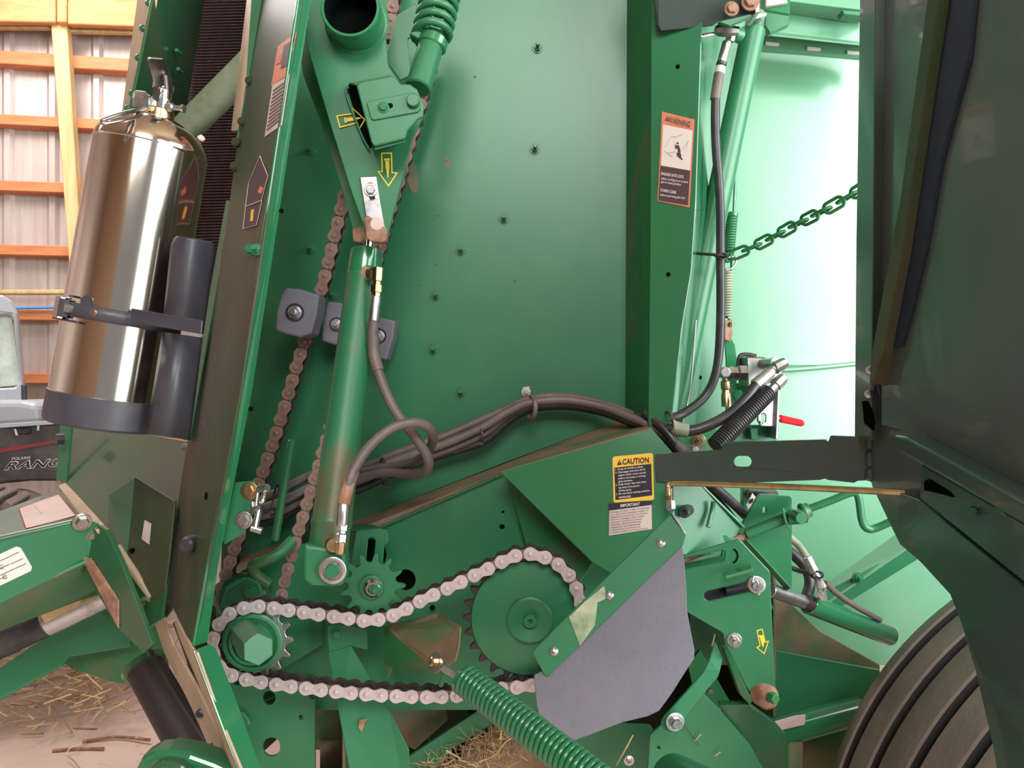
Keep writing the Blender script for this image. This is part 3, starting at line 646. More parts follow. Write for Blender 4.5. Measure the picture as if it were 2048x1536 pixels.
lathe('outlet_stub', P(338, 215, 1.13), Vector((1, -.1, -.12)), [(0, .007), (.006, .007), (.008, .004), (.018, .004), (.020, .006), (.024, .006)], 'zinc', v, 12)
lv = plate('lever', [(296, 119), (301, 116), (326, 118), (332, 124), (341, 150), (346, 180), (347, 192), (342, 197), (336, 180), (330, 172), (318, 176), (311, 176), (305, 150)], Plane((296, 119, 1.06), (340, 125, 1.09), (320, 190, 1.13)), .003, 'steel', v, bevel=.001)
quad3('lever_link', [(309, 172, 1.115), (314, 170, 1.12), (318, 200, 1.12), (311, 200, 1.12)], .004, 'rubber_black', v)
tube('pin', [(331, 150, 1.10), (334, 178, 1.11)], .003, 'zinc', v)
tube('carry_loop', [(290, 218, 1.11), (250, 226, 1.06), (212, 238, 1.035), (204, 243, 1.03), (212, 247, 1.03), (250, 240, 1.05), (292, 228, 1.10)], .0030, 'steel', v)
plate('rust_flake', [(393, 272), (402, 268), (409, 276), (403, 282), (396, 279)], 1.10, .006, 'label_pink', v)

# bracket
v = thing('extinguisher_bracket', 'black curved bracket plate and strap clamping the extinguisher', 'bracket', P(350, 800, 1.12))
def arc_plate(name, tl, tr, br, bl, d0, d1, bulge, m, par, th=.003, rtop=0):
    mb = MB(); n = 12; vs = []
    rows = [0, .03, .1, 1] if rtop else [0, 1]
    for s in rows:
        for i in range(n + 1):
            t = i / n
            if rtop and s < .1: ins = rtop * (1 - s / .1) ** 2; t = ins + (1 - 2 * ins) * t if ins else t
            x = (tl[0] * (1 - s) + bl[0] * s) * (1 - t) + (tr[0] * (1 - s) + br[0] * s) * t
            y = (tl[1] * (1 - s) + bl[1] * s) * (1 - t) + (tr[1] * (1 - s) + br[1] * s) * t
            d = d0 * (1 - t) + d1 * t - bulge * math.sin(math.pi * min(1, t * 1.0))
            vs.append(P(x, y, d))
    k = n + 1; fs = [[j * k + i, j * k + i + 1, (j + 1) * k + i + 1, (j + 1) * k + i] for j in range(len(rows) - 1) for i in range(n)]
    mb.add(vs, fs, m); o = mb.build(name, par); s = o.modifiers.new('s', 'SOLIDIFY'); s.thickness = th; s.offset = 0; return o
arc_plate('bracket_plate', (345, 470), (432, 484), (405, 668), (326, 655), 1.085, 1.13, .028, 'plastic_black', v, rtop=.12)
arc_plate('bracket_plate', (326, 664), (404, 675), (378, 880), (293, 868), 1.085, 1.12, .028, 'plastic_black', v)
# strap: a band wrapped around the tank
sc0 = T + axn * ((P(268, 640, 1.14) - T).dot(axn)); u_, v_ = frame(axn)
def band(name, c, r, h, a0, a1, m, par, th=.0018, n=40):
    mb = MB(); vs = []
    X = Vector((1, 0, 0)); X = (X - axn * X.dot(axn)).normalized(); Y = -Vector((0, 1, 0))
    for s in (-h / 2, h / 2):
        for i in range(n + 1):
            a = math.radians(a0 + (a1 - a0) * i / n); vs.append(c + axn * s + (X * math.cos(a) + Y * math.sin(a)) * r)
    k = n + 1; mb.add(vs, [[i, i + 1, k + i + 1, k + i] for i in range(n)], m)
    o = mb.build(name, par); s = o.modifiers.new('s', 'SOLIDIFY'); s.thickness = th; s.offset = 1; return o
band('strap', sc0, R + .0015, .020, -20, 178, 'plastic_black', v)
quad3('strap_tail', [(262, 616, 1.055), (405, 641, 1.035), (402, 668, 1.035), (260, 644, 1.055)], .0018, 'plastic_black', v)
X_ = Vector((1, 0, 0)); X_ = (X_ - axn * X_.dot(axn)).normalized()
def on_tank(deg, s, off=0): a = math.radians(deg); return sc0 + axn * s + (X_ * math.cos(a) + Vector((0, -1, 0)) * math.sin(a)) * (R + off)
def tank_slab(name, d0, d1, h0, h1, off, th, m):
    mb = MB(); pts = [on_tank(d0, h0, off), on_tank(d1, h0, off), on_tank(d1, h1, off), on_tank(d0, h1, off)]
    n = (pts[1] - pts[0]).cross(pts[2] - pts[0]).normalized()
    if n.y > 0: n = -n
    prism(mb, pts, n, th, m); return mb.build(name, v, bevel=.001, smooth=False)
tank_slab('buckle', 128, 155, -.016, .016, .010, .008, 'steel'); tank_slab('buckle', 119, 129, -.013, .013, .010, .008, 'plastic_black')
tank_slab('buckle_spring', 112, 120, -.006, .006, .009, .007, 'steel'); tank_slab('buckle_plate', 158, 176, -.012, .012, .008, .006, 'rust')
tank_slab('latch_wing', 112, 176, -.020, -.017, .010, .004, 'plastic_black'); tank_slab('latch_wing', 100, 150, .015, .018, .010, .004, 'plastic_black')
lathe('strap_rivet', on_tank(88, 0, .003), Vector((0, -1, 0)), [(0, .0045), (.001, .0045), (.0015, .003)], 'brass', v, 14)
lathe('strap_dent', on_tank(98, -.014, 0), Vector((0, -1, 0)), [(0, .009), (.002, .009)], 'plastic_black', v, 14)
lathe('edge_tab', P(410, 845, 1.13), Vector((0, -1, 0)), [(0, .005), (.002, .005)], 'plastic_black', v, 10)
# ---------------------------------------------------------------- belt tension arm
def arrow(nm, pts, d, lab=None, par=None, gun=None, w=.0013):
    p = pl(d); mb = MB(); W = [p.at(x, y, .0006) for x, y in pts]
    c = sum(W, Vector()) / len(W); k = len(W); n = p.n
    inner = []
    for i in range(k):
        a, b, e = W[i - 1], W[i], W[(i + 1) % k]; d1 = (b - a).normalized(); d2 = (e - b).normalized()
        n1 = n.cross(d1); n2 = n.cross(d2)
        if s_ccw(W, n) < 0: n1 = -n1; n2 = -n2
        m_ = (n1 + n2).normalized(); inner.append(b + m_ * w * 2 / max(.5, (m_.dot(n1))) * .5 * 1.6)
    prism(mb, W, n, .0005, 'yellow', [inner])
    o = mb.build(nm, par, smooth=False)
    if gun:
        (x0, y0), (x1, y1), (x2, y2) = gun      # tail, handle end and nozzle
        mb = MB()
        def stick(a, b, wa, wb):
            A, B = p.at(*a), p.at(*b); s = (B - A).normalized().cross(n); l = n * .0006
            prism(mb, [A + s * wa + l, B + s * wb + l, B - s * wb + l, A - s * wa + l], n, .0005, 'yellow')
        stick((x0, y0), (x0 + (x1 - x0) * .25, y0 + (y1 - y0) * .25), .0045, .0045)
        stick((x0 + (x1 - x0) * .2, y0 + (y1 - y0) * .2), (x1, y1), .003, .003)
        stick((x1, y1), (x2, y2), .003, .0006)
        mb.build('grease_gun_mark', o, smooth=False)
    return o
def s_ccw(W, n):
    s = Vector(); 
    for i in range(len(W)): s += W[i - 1].cross(W[i])
    return s.dot(n)
AD = 1.27
v = thing('belt_tensioner', 'large tapering green tension arm with a round tube and yellow grease arrows', 'arm', P(740, 470, AD))
arm = [(610, -70), (757, -70), (762, 10), (770, 60), (776, 130), (800, 165), (838, 215), (845, 235), (826, 275), (796, 390), (776, 470), (768, 478), (735, 475), (703, 385), (660, 248), (625, 130), (613, 88)]
plate('arm_plate', arm, AD, .007, 'green', v)
plate('rear_plate', [(590, 20), (640, 20), (700, 240), (760, 440), (762, 470), (728, 478), (708, 470), (690, 400), (640, 240), (606, 150)], 1.34, .006, 'green_dirty', v)
rc = P(700, 14, 1.215); tb = Vector((rc.x, AD, rc.z)); ta = Vector((0, -1, 0)); rr = 60 / F * 1.215
lathe('weld_ring', tb, ta, [(0, rr * 1.12), (.004, rr * 1.05), (.004, rr * .95)], 'green', v, 48, closed=False)
lathe('tube_collar', tb, ta, [(-.02, rr * .90), (-.02, rr), (.052, rr), (.055, rr * .97), (.055, rr * .89), (.052, rr * .87), (-.02, rr * .87)], 'green_gloss', v, 56, closed=False)
lathe('bore_shade_disc', tb, ta, [(.001, rr * .86), (.002, rr * .86)], 'dark_gap', v, 48)
lathe('bore_shade_sleeve', tb, ta, [(-.02, rr * .84), (.0535, rr * .865)], 'dark_gap', v, 56, closed=False)  # near-black disc and sleeve paint the shade inside the collar
# folded anchor bracket on the arm
BD = 1.20
plate('anchor_face', [(712, 170), (722, 163), (784, 151), (793, 157), (800, 167), (820, 168), (834, 178), (848, 212), (846, 234), (836, 239), (815, 262), (810, 278), (748, 293), (742, 284)], BD, .005, 'green', v, bevel=.003, seg=3)
quad3('anchor_top', [(708, 166, BD + .005), (784, 150, BD + .005), (780, 150, AD), (700, 166, AD)], .004, 'green_dirty', v)
quad3('anchor_bottom', [(748, 296, BD + .004), (810, 280, BD + .004), (806, 276, AD), (742, 290, AD)], .004, 'green', v)
plate('anchor_opening', [(694, 175), (700, 166), (708, 166), (714, 175), (746, 285), (744, 295), (736, 296), (727, 286)], AD - .0012, .0008, 'dark_gap', v, bevel=0)
tube('anchor_weld', [(697, 174, 1.262), (693, 190, 1.262), (722, 268, 1.262), (738, 298, 1.262)], .002, 'green', v)
plate('lock_plate', [(733, 206), (738, 202), (826, 184), (836, 190), (842, 216), (836, 224), (748, 240), (742, 238)], BD, .003, 'green', v, off=.003)
bolt('bolt', 767, 215, BD, .0062, 'green_gloss', v, off=.003)
plate('slot_mark', slot(774, 212, 781, 211, 5), BD, .0006, 'dark_gap', v, off=.0036, bevel=0)
lathe('pin_head', P(827, 203, BD - .003), Vector((0, -1, 0)), [(0, .0105), (.006, .0105), (.008, .009)], 'green', v, 24)
arrow('grease_arrow', [(672, 231), (706, 226), (703, 213), (731, 239), (718, 260), (714, 247), (679, 256)], AD - .0018, par=v, gun=((689, 241), (706, 238), (722, 236)))
arrow('grease_arrow', [(762, 305), (784, 305), (785, 344), (796, 345), (777, 374), (754, 342), (763, 342)], AD, par=v, gun=((774, 317), (775, 335), (776, 356)))
plate('clevis_strap', [(719, 353), (752, 352), (759, 400), (768, 450), (771, 463), (768, 467), (742, 468), (736, 462), (728, 410)], AD, .004, 'zinc', v, off=.005, holes=[slot(741, 371, 744, 395, 5)])
bolt('bolt', 742, 380, AD, .0078, 'zinc', v, off=.005, stud=.0)
lathe('clevis_pin', P(754, 449, AD - .004), Vector((0, -1, 0)), [(0, .0115), (.003, .0115), (.005, .010)], 'label_pink', v, 20)
plate('clevis_fork', [(728, 436), (735, 430), (771, 455), (774, 466), (772, 480), (764, 485), (740, 482), (732, 474)], 1.262, .02, 'rust', v)
plate('clevis_fork', [(704, 458), (724, 450), (730, 478), (720, 486), (706, 482)], 1.31, .02, 'rust', v)

# upper spring strut
v = thing('spring_strut', 'short green spring on a rod above the tension arm at the top edge', 'spring', P(850, 90, 1.3))
spring('coil', (892, -60, 1.32), (862, 80, 1.27), .0285, .0065, 7.6, 'green', v, n=10)
plate('spring_seat', [(817, 67), (833, 58), (890, 82), (889, 92), (870, 100), (862, 92)], 1.26, .03, 'green_dirty', v, bevel=.002)
rod('sleeve', (868, 72, 1.28), (836, 178, 1.24), .021, 'green', v)
rod('cup', (869, 76, 1.275), (862, 96, 1.272), .025, 'green_gloss', v)
plate('dusty_web', [(792, 30), (833, 5), (840, 60), (815, 78), (822, 150), (800, 160), (778, 130), (775, 100)], 1.40, .006, 'green', v)

# ---------------------------------------------------------------- hydraulic cylinder
v = thing('hydraulic_cylinder', 'long green hydraulic cylinder, rust dusted on its left side', 'hydraulic cylinder', P(648, 1165, 1.17))
ct, cb = P(733, 506, 1.33), P(650, 1150, 1.17); ca = cb - ct; CLen = ca.length; can = ca.normalized()
rod('piston_rod', (737, 474, 1.338), (732, 512, 1.33), .0115, 'chrome', v)
lathe('gland', ct, ca, [(-.004, .022), (0, .0285), (.045, .0290), (.049, .027)], 'green_gloss', v, 40)
lathe('barrel', ct + can * .040, ca, [(0, .0265), (.002, .0285), (CLen - .125, .0310), (CLen - .122, .0322), (CLen - .116, .0322), (CLen - .113, .0305), (CLen - .045, .0305), (CLen - .040, .028)], 'green_rusty', v, 48)
cd = MB()
plate('end_eye', [(607, 1090), (690, 1100), (692, 1150), (685, 1172), (662, 1174), (622, 1172), (606, 1160)], 1.145, .03, 'green', v, bevel=.005, seg=2)
pc = P(666, 1140, 1.138)
lathe('pin_washer', pc, Vector((0, -1, 0)), [(0, .0205), (.003, .0205), (.0036, .0195), (.0036, .0150), (.001, .0145)], 'zinc', v, 40)
lathe('pivot_pin', pc, Vector((0, -1, 0)), [(0, .0105), (.008, .0105), (.010, .009)], 'green', v, 28)
for x, y in ((675, 1130), (680, 1148)): lathe('roll_pin', P(x, y, 1.134), Vector((0, -1, 0)), [(0, .002), (.002, .002)], 'brass', v, 8)
# rust patches hugging the left of the barrel
for nm, pts in (('rust_patch', [(699, 545), (703, 545), (682, 690), (668, 700), (676, 650)]), ('rust_patch', [(668, 690), (690, 670), (672, 790), (650, 870), (640, 900), (655, 780)])): pass
plate('rust_spot', [(693, 797), (700, 794), (702, 800), (697, 803)], 1.235, .002, 'rust', v, bevel=0)

# ---------------------------------------------------------------- hoses on the cylinder
HR = .0078
v = thing('hydraulic_hose', 'grey rubber hose dropping from the brass elbow near the top of the cylinder', 'hose', P(750, 640, 1.26))
lathe('port_boss', P(738, 549, 1.303), Vector((.0, -1, 0)), [(0, .015), (.010, .014), (.016, .011)], 'brass', v, 24)
lathe('elbow', P(742, 548, 1.275), Vector((1, -.2, 0)), [(-.006, .010), (.002, .0115), (.014, .0115), (.018, .009)], 'brass', v, 12)
lathe('hex_nut', P(755, 548, 1.262), P(753, 585, 1.26) - P(755, 548, 1.262), [(-.010, .010), (0, .0095), (.012, .0095), (.013, .007), (.018, .007), (.019, .010), (.031, .010), (.032, .0075), (.038, .0075)], 'brass', v, 6)
lathe('ferrule', P(753, 592, 1.26), P(748, 640, 1.26) - P(753, 592, 1.26), [(0, .0075), (.003, .009), (.041, .0095), (.042, .008)], 'zinc', v, 24)
tube('hose', [(748, 636, 1.26), (745, 690, 1.26), (757, 745, 1.25), (788, 818, 1.24), (832, 876, 1.24), (856, 918, 1.25), (850, 944, 1.28), (815, 948, 1.34), (770, 945, 1.38), (715, 958, 1.41), (640, 985, 1.43)], HR * 1.08, 'rubber_hose', v, 16, 12)
tube('sleeve', [(746, 672, 1.259), (748, 710, 1.257), (757, 742, 1.25)], HR * 1.25, 'rubber_hose', v, 16)
v = thing('hydraulic_hose', 'looped grey rubber hose with a rusty sleeve ending at the foot of the cylinder', 'hose', P(682, 1090, 1.13))
lathe('port_boss', P(668, 1088, 1.150), Vector((.15, -1, 0)), [(0, .013), (.009, .013), (.013, .010)], 'brass', v, 24)
lathe('elbow', P(680, 1108, 1.125), P(682, 1085, 1.125) - P(680, 1108, 1.125), [(0, .006), (.004, .0085), (.018, .0085), (.020, .006)], 'brass', v, 8)
lathe('hex_nut', P(681, 1090, 1.125), P(685, 1056, 1.13) - P(681, 1090, 1.125), [(0, .006), (.003, .0088), (.015, .0088), (.017, .0065), (.020, .0065), (.021, .0085), (.030, .0085), (.031, .006)], 'zinc', v, 6)
lathe('ferrule', P(684, 1052, 1.13), P(688, 1006, 1.135) - P(684, 1052, 1.13), [(0, .0075), (.002, .0088), (.034, .0092), (.036, .008)], 'zinc', v, 24)
tube('rusty_sleeve', [(687, 1008, 1.135), (695, 975, 1.14), (706, 942, 1.15)], HR * 1.27, 'rust', v, 16)
tube('hose', [(688, 1006, 1.135), (698, 965, 1.14), (712, 932, 1.15), (742, 890, 1.17), (785, 856, 1.19), (830, 845, 1.20), (858, 856, 1.22), (866, 880, 1.26), (850, 910, 1.32), (812, 930, 1.36), (770, 935, 1.40), (720, 945, 1.42), (640, 975, 1.44)], HR * 1.02, 'rubber_hose', v, 16, 12)

# hose bundle: four hoses along the lower edge of the side panel
bund = [(500, 1020), (560, 1000), (640, 965), (720, 950), (800, 915), (880, 888), (960, 858), (1015, 825), (1060, 805), (1130, 800), (1200, 812), (1262, 835), (1320, 862), (1370, 905)]
off4 = [(-4, -12, 0), (2, 0, -.012), (4, 12, .004), (8, 22, .012)]
labs = ['top hose of the bundle crossing the side panel', 'second hose down in the bundle crossing the side panel, foremost', 'third hose down in the bundle crossing the side panel', 'lowest and rearmost hose of the bundle crossing the side panel']
for (dx, dy, dd), lab in zip(off4, labs):
    pts = []
    for i, (x, y) in enumerate(bund):
        sq = 1.0 if 2 < i < 7 else (.55 if i >= 7 else 1.5)
        if i >= 12: sq = .3
        pts.append((x + dx * sq, y + dy * sq + (3 * math.sin(i * 1.7 + dy) if i < 8 else 0), 1.46 + dd - (.10 if i > 10 else 0) * (i - 10) / 3))
    W = [P(*p) for p in pts]
    tag(sweep(MB(), smooth_path(W, 8), .0082, 'rubber_hose' if dy < 20 else 'rubber_black', 12).build('hydraulic_hose', None, angle=60), 'black rubber ' + lab, 'hose', 'hose bundle across the side panel')
def tie(name, c, rx, ry, d, lab, tiltx=0, r=.0022, m='rubber_black', cat='cable tie', knob=True):
    x, y = c; mb = MB(); path = [P(x + tiltx * math.sin(a) + rx * math.cos(a), y + ry * math.sin(a), d - .022 * math.cos(a)) for a in [2 * math.pi * i / 20 for i in range(21)]]
    sweep(mb, path, r, m, 6)
    if knob: lathe_to(mb, P(x + tiltx, y + ry, d - .006), Vector((0, -1, 0)), [(0, .005), (.006, .005)], m, 8)
    return tag(mb.build(name, None, angle=60), lab, cat, 'cable ties')
tie('cable_tie', (960, 868), 4, 18, 1.46, 'black cable tie around the bundle left of the metal clip', 3)
tie('cable_tie', (768, 945), 6, 28, 1.43, 'black cable tie around the bundle just right of the cylinder', 4)
tie('cable_tie', (552, 1000), 6, 30, 1.42, 'dark cable tie around the bundle at its left end', -4)
tie('cable_tie', (1338, 838), 6, 14, 1.36, 'black cable tie where the bundle meets the rising hose', 4)
v = thing('hose_clip', 'silver bolted clip with a black rubber strap holding the hose bundle', 'clip', P(1052, 785, 1.48))
plate('bracket', [(1044, 774), (1060, 772), (1062, 800), (1046, 803)], 1.47, .004, 'zinc', v)
bolt('bolt', 1052, 784, 1.466, .006, 'zinc', v, stud=.006)
mb = MB(); path = [P(1062 + 9 * math.sin(a), 815 + 22 * -math.cos(a), 1.455 - .02 * math.sin(a)) for a in [math.pi * i / 12 for i in range(-2, 15)]]; sweep(mb, path, .0045, 'rubber_hose', 8); mb.build('strap', v)
v = thing('hinge_clasp', 'silver hinge clasp bolted to the green bracket on the front post', 'hinge', P(510, 1010, 1.15))
plate('mount_plate', [(468, 965), (508, 962), (512, 975), (500, 1010), (496, 1040), (490, 1065), (448, 1090), (444, 1080)], 1.15, .004, 'green', v)
bolt('bolt', 499, 981, 1.15, .009, 'brass', v); bolt('bolt', 488, 1040, 1.15, .009, 'zinc', v)
tube('clasp_pin', [(518, 978, 1.13), (535, 975, 1.12)], .0055, 'zinc', v, 12, 0)
tube('clasp_rod', [(530, 982, 1.13), (526, 1000, 1.12), (520, 1002, 1.12)], .004, 'chrome', v)
tube('clasp_rod', [(518, 1020, 1.13), (511, 1055, 1.12)], .005, 'chrome', v, 10, 0)
tube('clasp_pin', [(503, 1056, 1.12), (524, 1062, 1.12)], .0055, 'zinc', v, 12, 0)
tube('clasp_hook', [(505, 1005, 1.13), (508, 1018, 1.125), (516, 1015, 1.12)], .0035, 'zinc', v)
tube('clasp_bar', [(516, 982, 1.135), (513, 1012, 1.13), (521, 1016, 1.13)], .003, 'zinc', v)
v = thing('round_rod', 'slim upright green rod standing left of the cylinder foot', 'rod', P(545, 1080, 1.38))
rod('rod_body', (584, 880, 1.36), (550, 1080, 1.38), .0072, 'green', v)

# ---------------------------------------------------------------- lower frame: beam, ledge, boxed section
v = thing('lower_frame_beam', 'broad green lower frame beam with a dusty brown top ledge', 'beam', P(800, 1100, 1.42))
LP = Plane(1.44)
plate('front_face', [(430, 1200), (470, 1150), (520, 1118), (560, 1100), (705, 1062), (745, 1060), (1008, 946), (1120, 900), (1300, 860), (1300, 1240), (1180, 1330), (1120, 1420), (640, 1420), (440, 1400)], LP, .006, 'green', v,
      holes=[circ(811, 1160, 20, 21, 20), circ(1004, 1054, 5, n=10), circ(1006, 1024, 3, n=8)])
lathe('hole_backing', P(811, 1160, 1.48), Vector((0, -1, 0)), [(0, .03), (.001, .03)], 'dark_gap', v, 16); lathe('hole_backing', P(1006, 1042, 1.46), Vector((0, -1, 0)), [(0, .03), (.001, .03)], 'dark_gap', v, 16)
quad3('dusty_ledge', [(430, 1200, 1.44), (470, 1150, 1.435), (560, 1098, 1.435), (600, 1070, 1.52), (470, 1120, 1.52)], .004, 'dust', v)
quad3('dusty_ledge', [(700, 1062, 1.435), (745, 1060, 1.43), (1008, 944, 1.43), (1300, 848, 1.43), (1232, 842, 1.52), (1010, 925, 1.52), (703, 1044, 1.52)], .004, 'dust', v)
tube('edge_highlight', [(745, 1062, 1.43), (1008, 947, 1.43)], .0016, 'green_gloss', v, 8, 0)
quad3('inner_shadow_plate', [(1010, 945, 1.42), (1185, 1125, 1.36), (1100, 1260, 1.42), (1060, 1110, 1.44)], .004, 'green_dirty', v)
for x, y in ((865, 1215), (1130, 1200)): lathe('hole', P(x, y, 1.433), Vector((0, -1, 0)), [(0, .005), (.0015, .005)], 'dark_gap', v, 10)
v = thing('boxed_frame_section', 'glossy dark green boxed frame section carrying the caution label', 'frame', P(1250, 1050, 1.3))
XP = Plane((1000, 943, 1.36), (1305, 857, 1.33), (1200, 1130, 1.30))
plate('box_face', [(1000, 944), (1040, 932), (1303, 856), (1345, 905), (1350, 1060), (1300, 1150), (1240, 1160), (1185, 1125)], XP, .006, 'green_gloss', v)
quad3('dusty_top', [(1000, 943, 1.36), (1303, 855, 1.33), (1290, 848, 1.44), (1080, 905, 1.44)], .004, 'green_dusty', v)
plate('box_end', [(1345, 905), (1440, 968), (1400, 968), (1485, 1050), (1478, 1065), (1470, 1080), (1420, 1110), (1340, 1110), (1330, 1000)], Plane((1345, 905, 1.322), (1480, 1060, 1.36), (1340, 1110, 1.30)), .006, 'green', v)
tube('box_edge', [(1400, 968, 1.34), (1487, 1054, 1.357)], .003, 'green_gloss', v, 8, 0)
tube('weld_tab', [(1427, 1003, 1.33), (1424, 1022, 1.33), (1416, 1054, 1.32)], .0042, 'green_gloss', v, 8)
lathe('bump_stop', P(1371, 1023, 1.31), Vector((-.5, -1, 0)), [(-.02, .010), (.01, .010), (.012, .008), (.012, .005), (.007, .004)], 'plastic_black', v, 20)
XL = XP
cl = plate('caution_label', [(1228, 913), (1303, 906), (1306, 909), (1308, 998), (1304, 1000), (1230, 1005), (1227, 1002), (1225, 917)], XL, .0006, 'caution_yellow', v, off=.001, bevel=0)
cl['label'] = 'yellow and black CAUTION label with four rules'
plate('text_panel', [(1228.5, 935.5), (1302.5, 927.5), (1304.5, 990.5), (1231, 1000)], XL, .0004, 'label_black', cl, off=.0018, bevel=0)
def xt(nm, s, a, b, c, m, par, **k): return text(nm, s, XL.at(*a, .0024), XL.at(*b, .0024), XL.at(*c, .0024), m, par, **k)
xt('lettering', 'CAUTION', (1245, 918), (1298, 914), (1245, 929), 'label_black', cl, bold=.02)
plate('warning_triangle', [(1239, 919), (1244, 929.5), (1234, 930)], XL, .0004, 'label_black', cl, off=.002, bevel=0)
plate('exclamation', [(1238.6, 922), (1239.6, 922), (1239.4, 927), (1238.8, 927)], XL, .0004, 'caution_yellow', cl, off=.0026, bevel=0)
lines = [('1.', 'Keep all shields in place.', 51), ('2.', 'Disengage and shut off all', 54), ('', 'engine and/or motor power', 56), ('', 'before servicing or unclog-', 55.5), ('', 'ging machine.', 29), ('3.', 'Keep hands, feet and cloth-', 56), ('', 'ing away from power-', 43.5), ('', 'driven parts.', 26), ('4.', 'Do not leave running machine', 62), ('', 'unattended.', 24.5)]
for i, (a, b, wd) in enumerate(lines):
    y = 936.8 + i * 6.15; x = 1236 + i * .18
    xt('lettering', b, (x, y - .2), (x + wd, y - wd * .12 + .3), (x, y + 4.8), 'label_white', cl, bold=.012)
    if a: xt('lettering', a, (x - 5.5, y + .8), (x - 2.5, y + .6), (x - 5.5, y + 4.4), 'label_white', cl, bold=.012)
il = plate('important_label', [(1219, 1010), (1303, 1001), (1304, 1058), (1218, 1071)], XL, .0006, 'label_pink', v, off=.001, bevel=0)
il['label'] = 'pink notice headed IMPORTANT with small print'
plate('heading_panel', [(1217, 1007.5), (1304, 1001.5), (1304, 1009.5), (1217, 1021.5)], XL, .0004, 'label_black', il, off=.0016, bevel=0)
xt('lettering', 'IMPORTANT', (1241, 1008.5), (1280, 1004.5), (1241, 1014.8), 'label_white', il, bold=.02)
tx = ['Damage to baler, roller, or bearings', 'can result from improper tension or', 'adjustment sequences. To prevent', 'failure or damage, refer to the', 'operator\'s manual for proper', 'assembly, drive and bearing', 'adjustment and tightening', 'sequences if any bolts are', 'loosened while performing service.']
for i, s in enumerate(tx):
    y = 1023.2 + i * 5.1; wd = [78, 76, 74, 67, 63, 61, 59, 60, 75][i]
    xt('lettering', s, (1221, y), (1221 + wd, y - wd * .125), (1221, y + 3.6), 'label_ink', il, bold=.012)
# hanging part under the ledge: slotted bracket, cranked plates behind sprockets
v = thing('slotted_bracket', 'small green bracket with an upright slot above the idler sprocket', 'bracket', P(740, 1130, 1.35))
plate('face', [(712, 1062), (758, 1058), (770, 1060), (776, 1068), (776, 1085), (768, 1092), (764, 1150), (700, 1160), (702, 1120)], 1.34, .004, 'green', v, holes=[slot(743, 1082, 738, 1140, 7.5)])
quad3('top_fold', [(700, 1062, 1.345), (758, 1058, 1.34), (776, 1062, 1.34), (745, 1050, 1.44), (700, 1050, 1.44)], .003, 'green', v)
lathe('slot_shadow', P(741, 1110, 1.40), Vector((0, -1, 0)), [(0, .03), (.001, .03)], 'dark_gap', v, 12)
v = thing('cast_hook', 'green hooked casting peeking out between the two brown chain strands', 'casting', P(520, 1180, 1.4))
tube('hook', [(585, 1080, 1.42), (560, 1105, 1.40), (530, 1120, 1.39), (508, 1130, 1.39), (512, 1150, 1.40), (540, 1170, 1.40)], .011, 'green_dirty', v, 12)
lathe('boss', P(490, 1195, 1.43), Vector((0, -1, 0)), [(0, .048), (.02, .048), (.026, .040)], 'green', v, 36)
plate('ear', [(450, 1180), (470, 1160), (495, 1155), (517, 1165), (525, 1185), (525, 1215), (440, 1215)], 1.38, .01, 'green', v, bevel=.003)
bolt('bolt', 499, 1184, 1.375, .009, 'green', v)
plate('rib', [(450, 1175), (488, 1155), (490, 1160), (452, 1182)], 1.365, .01, 'green', v)

# ---------------------------------------------------------------- sprockets and clean chain
SD = 1.285
CPX = CP * 1.0
def sprocket_profile(c, teeth, rp, depth, r_in=None):
    out = []
    for i in range(teeth):
        for f, q in ((-.5, rp - depth), (-.28, rp - depth * .85), (-.14, rp + depth * .35), (-.05, rp + depth * .8), (.05, rp + depth * .8), (.14, rp + depth * .35), (.28, rp - depth * .85)):
            a = 2 * math.pi * (i + f) / teeth; out.append(c + Vector((q * math.cos(a), 0, q * math.sin(a))))
    return out
def sprocket(name, lab, px, py, d, teeth, pitch, m, grp='chain sprockets', depth=.0075, hub=None, tm=None):
    c = P(px, py, d); rp = pitch / 2 / math.sin(math.pi / teeth)
    v = thing(name, lab, 'sprocket', c, grp)
    mb = MB(); n = Vector((0, -1, 0)); prof = sprocket_profile(c, teeth, rp, depth)
    prism(mb, prof, n, .011, tm or m); mb.build('toothed_disc', v, bevel=.001, smooth=False)
    return v, c, rp
# big sprocket
v, c, rp = sprocket('drive_sprocket', 'large dark green drive sprocket partly behind the black flap', 1056, 1236, SD + .006, 26, CP, 'green', tm='chain_dark')
lathe('face_disc', c, Vector((0, -1, 0)), [(0, rp - .009), (.0018, rp - .0095), (.0022, rp - .0105)], 'green', v, 64)
lathe('hub', P(1060, 1238, SD + .004), Vector((0, -1, 0)), [(0, .039), (.008, .039), (.010, .036), (.004, .012), (.014, .011), (.014, .004), (.008, .003)], 'green', v, 48)
v, c, rp = sprocket('idler_sprocket', 'small toothed idler sprocket pressing on the clean chain above the leaf plate', 744, 1173, SD + .004, 13, CP * .93, 'green', depth=.009)
lathe('hub', c - Vector((0, .001, 0)), Vector((0, -1, 0)), [(0, .021), (.006, .020), (.007, .017)], 'green', v, 32)
lathe('bearing_ring', c + Vector((.004, -.008, 0)), Vector((0, -1, 0)), [(0, .016), (.004, .016), (.010, .011), (.010, .008), (.006, .007)], 'steel', v, 32)
bolt('centre_bolt', 752, 1178, c.y - .014, .008, 'green', v, stud=.006)
v, c, rp = sprocket('drive_sprocket', 'small drive sprocket on the protruding hexagonal shaft at lower left', 508, 1281, SD + .004, 15, CP, 'zinc', depth=.007)
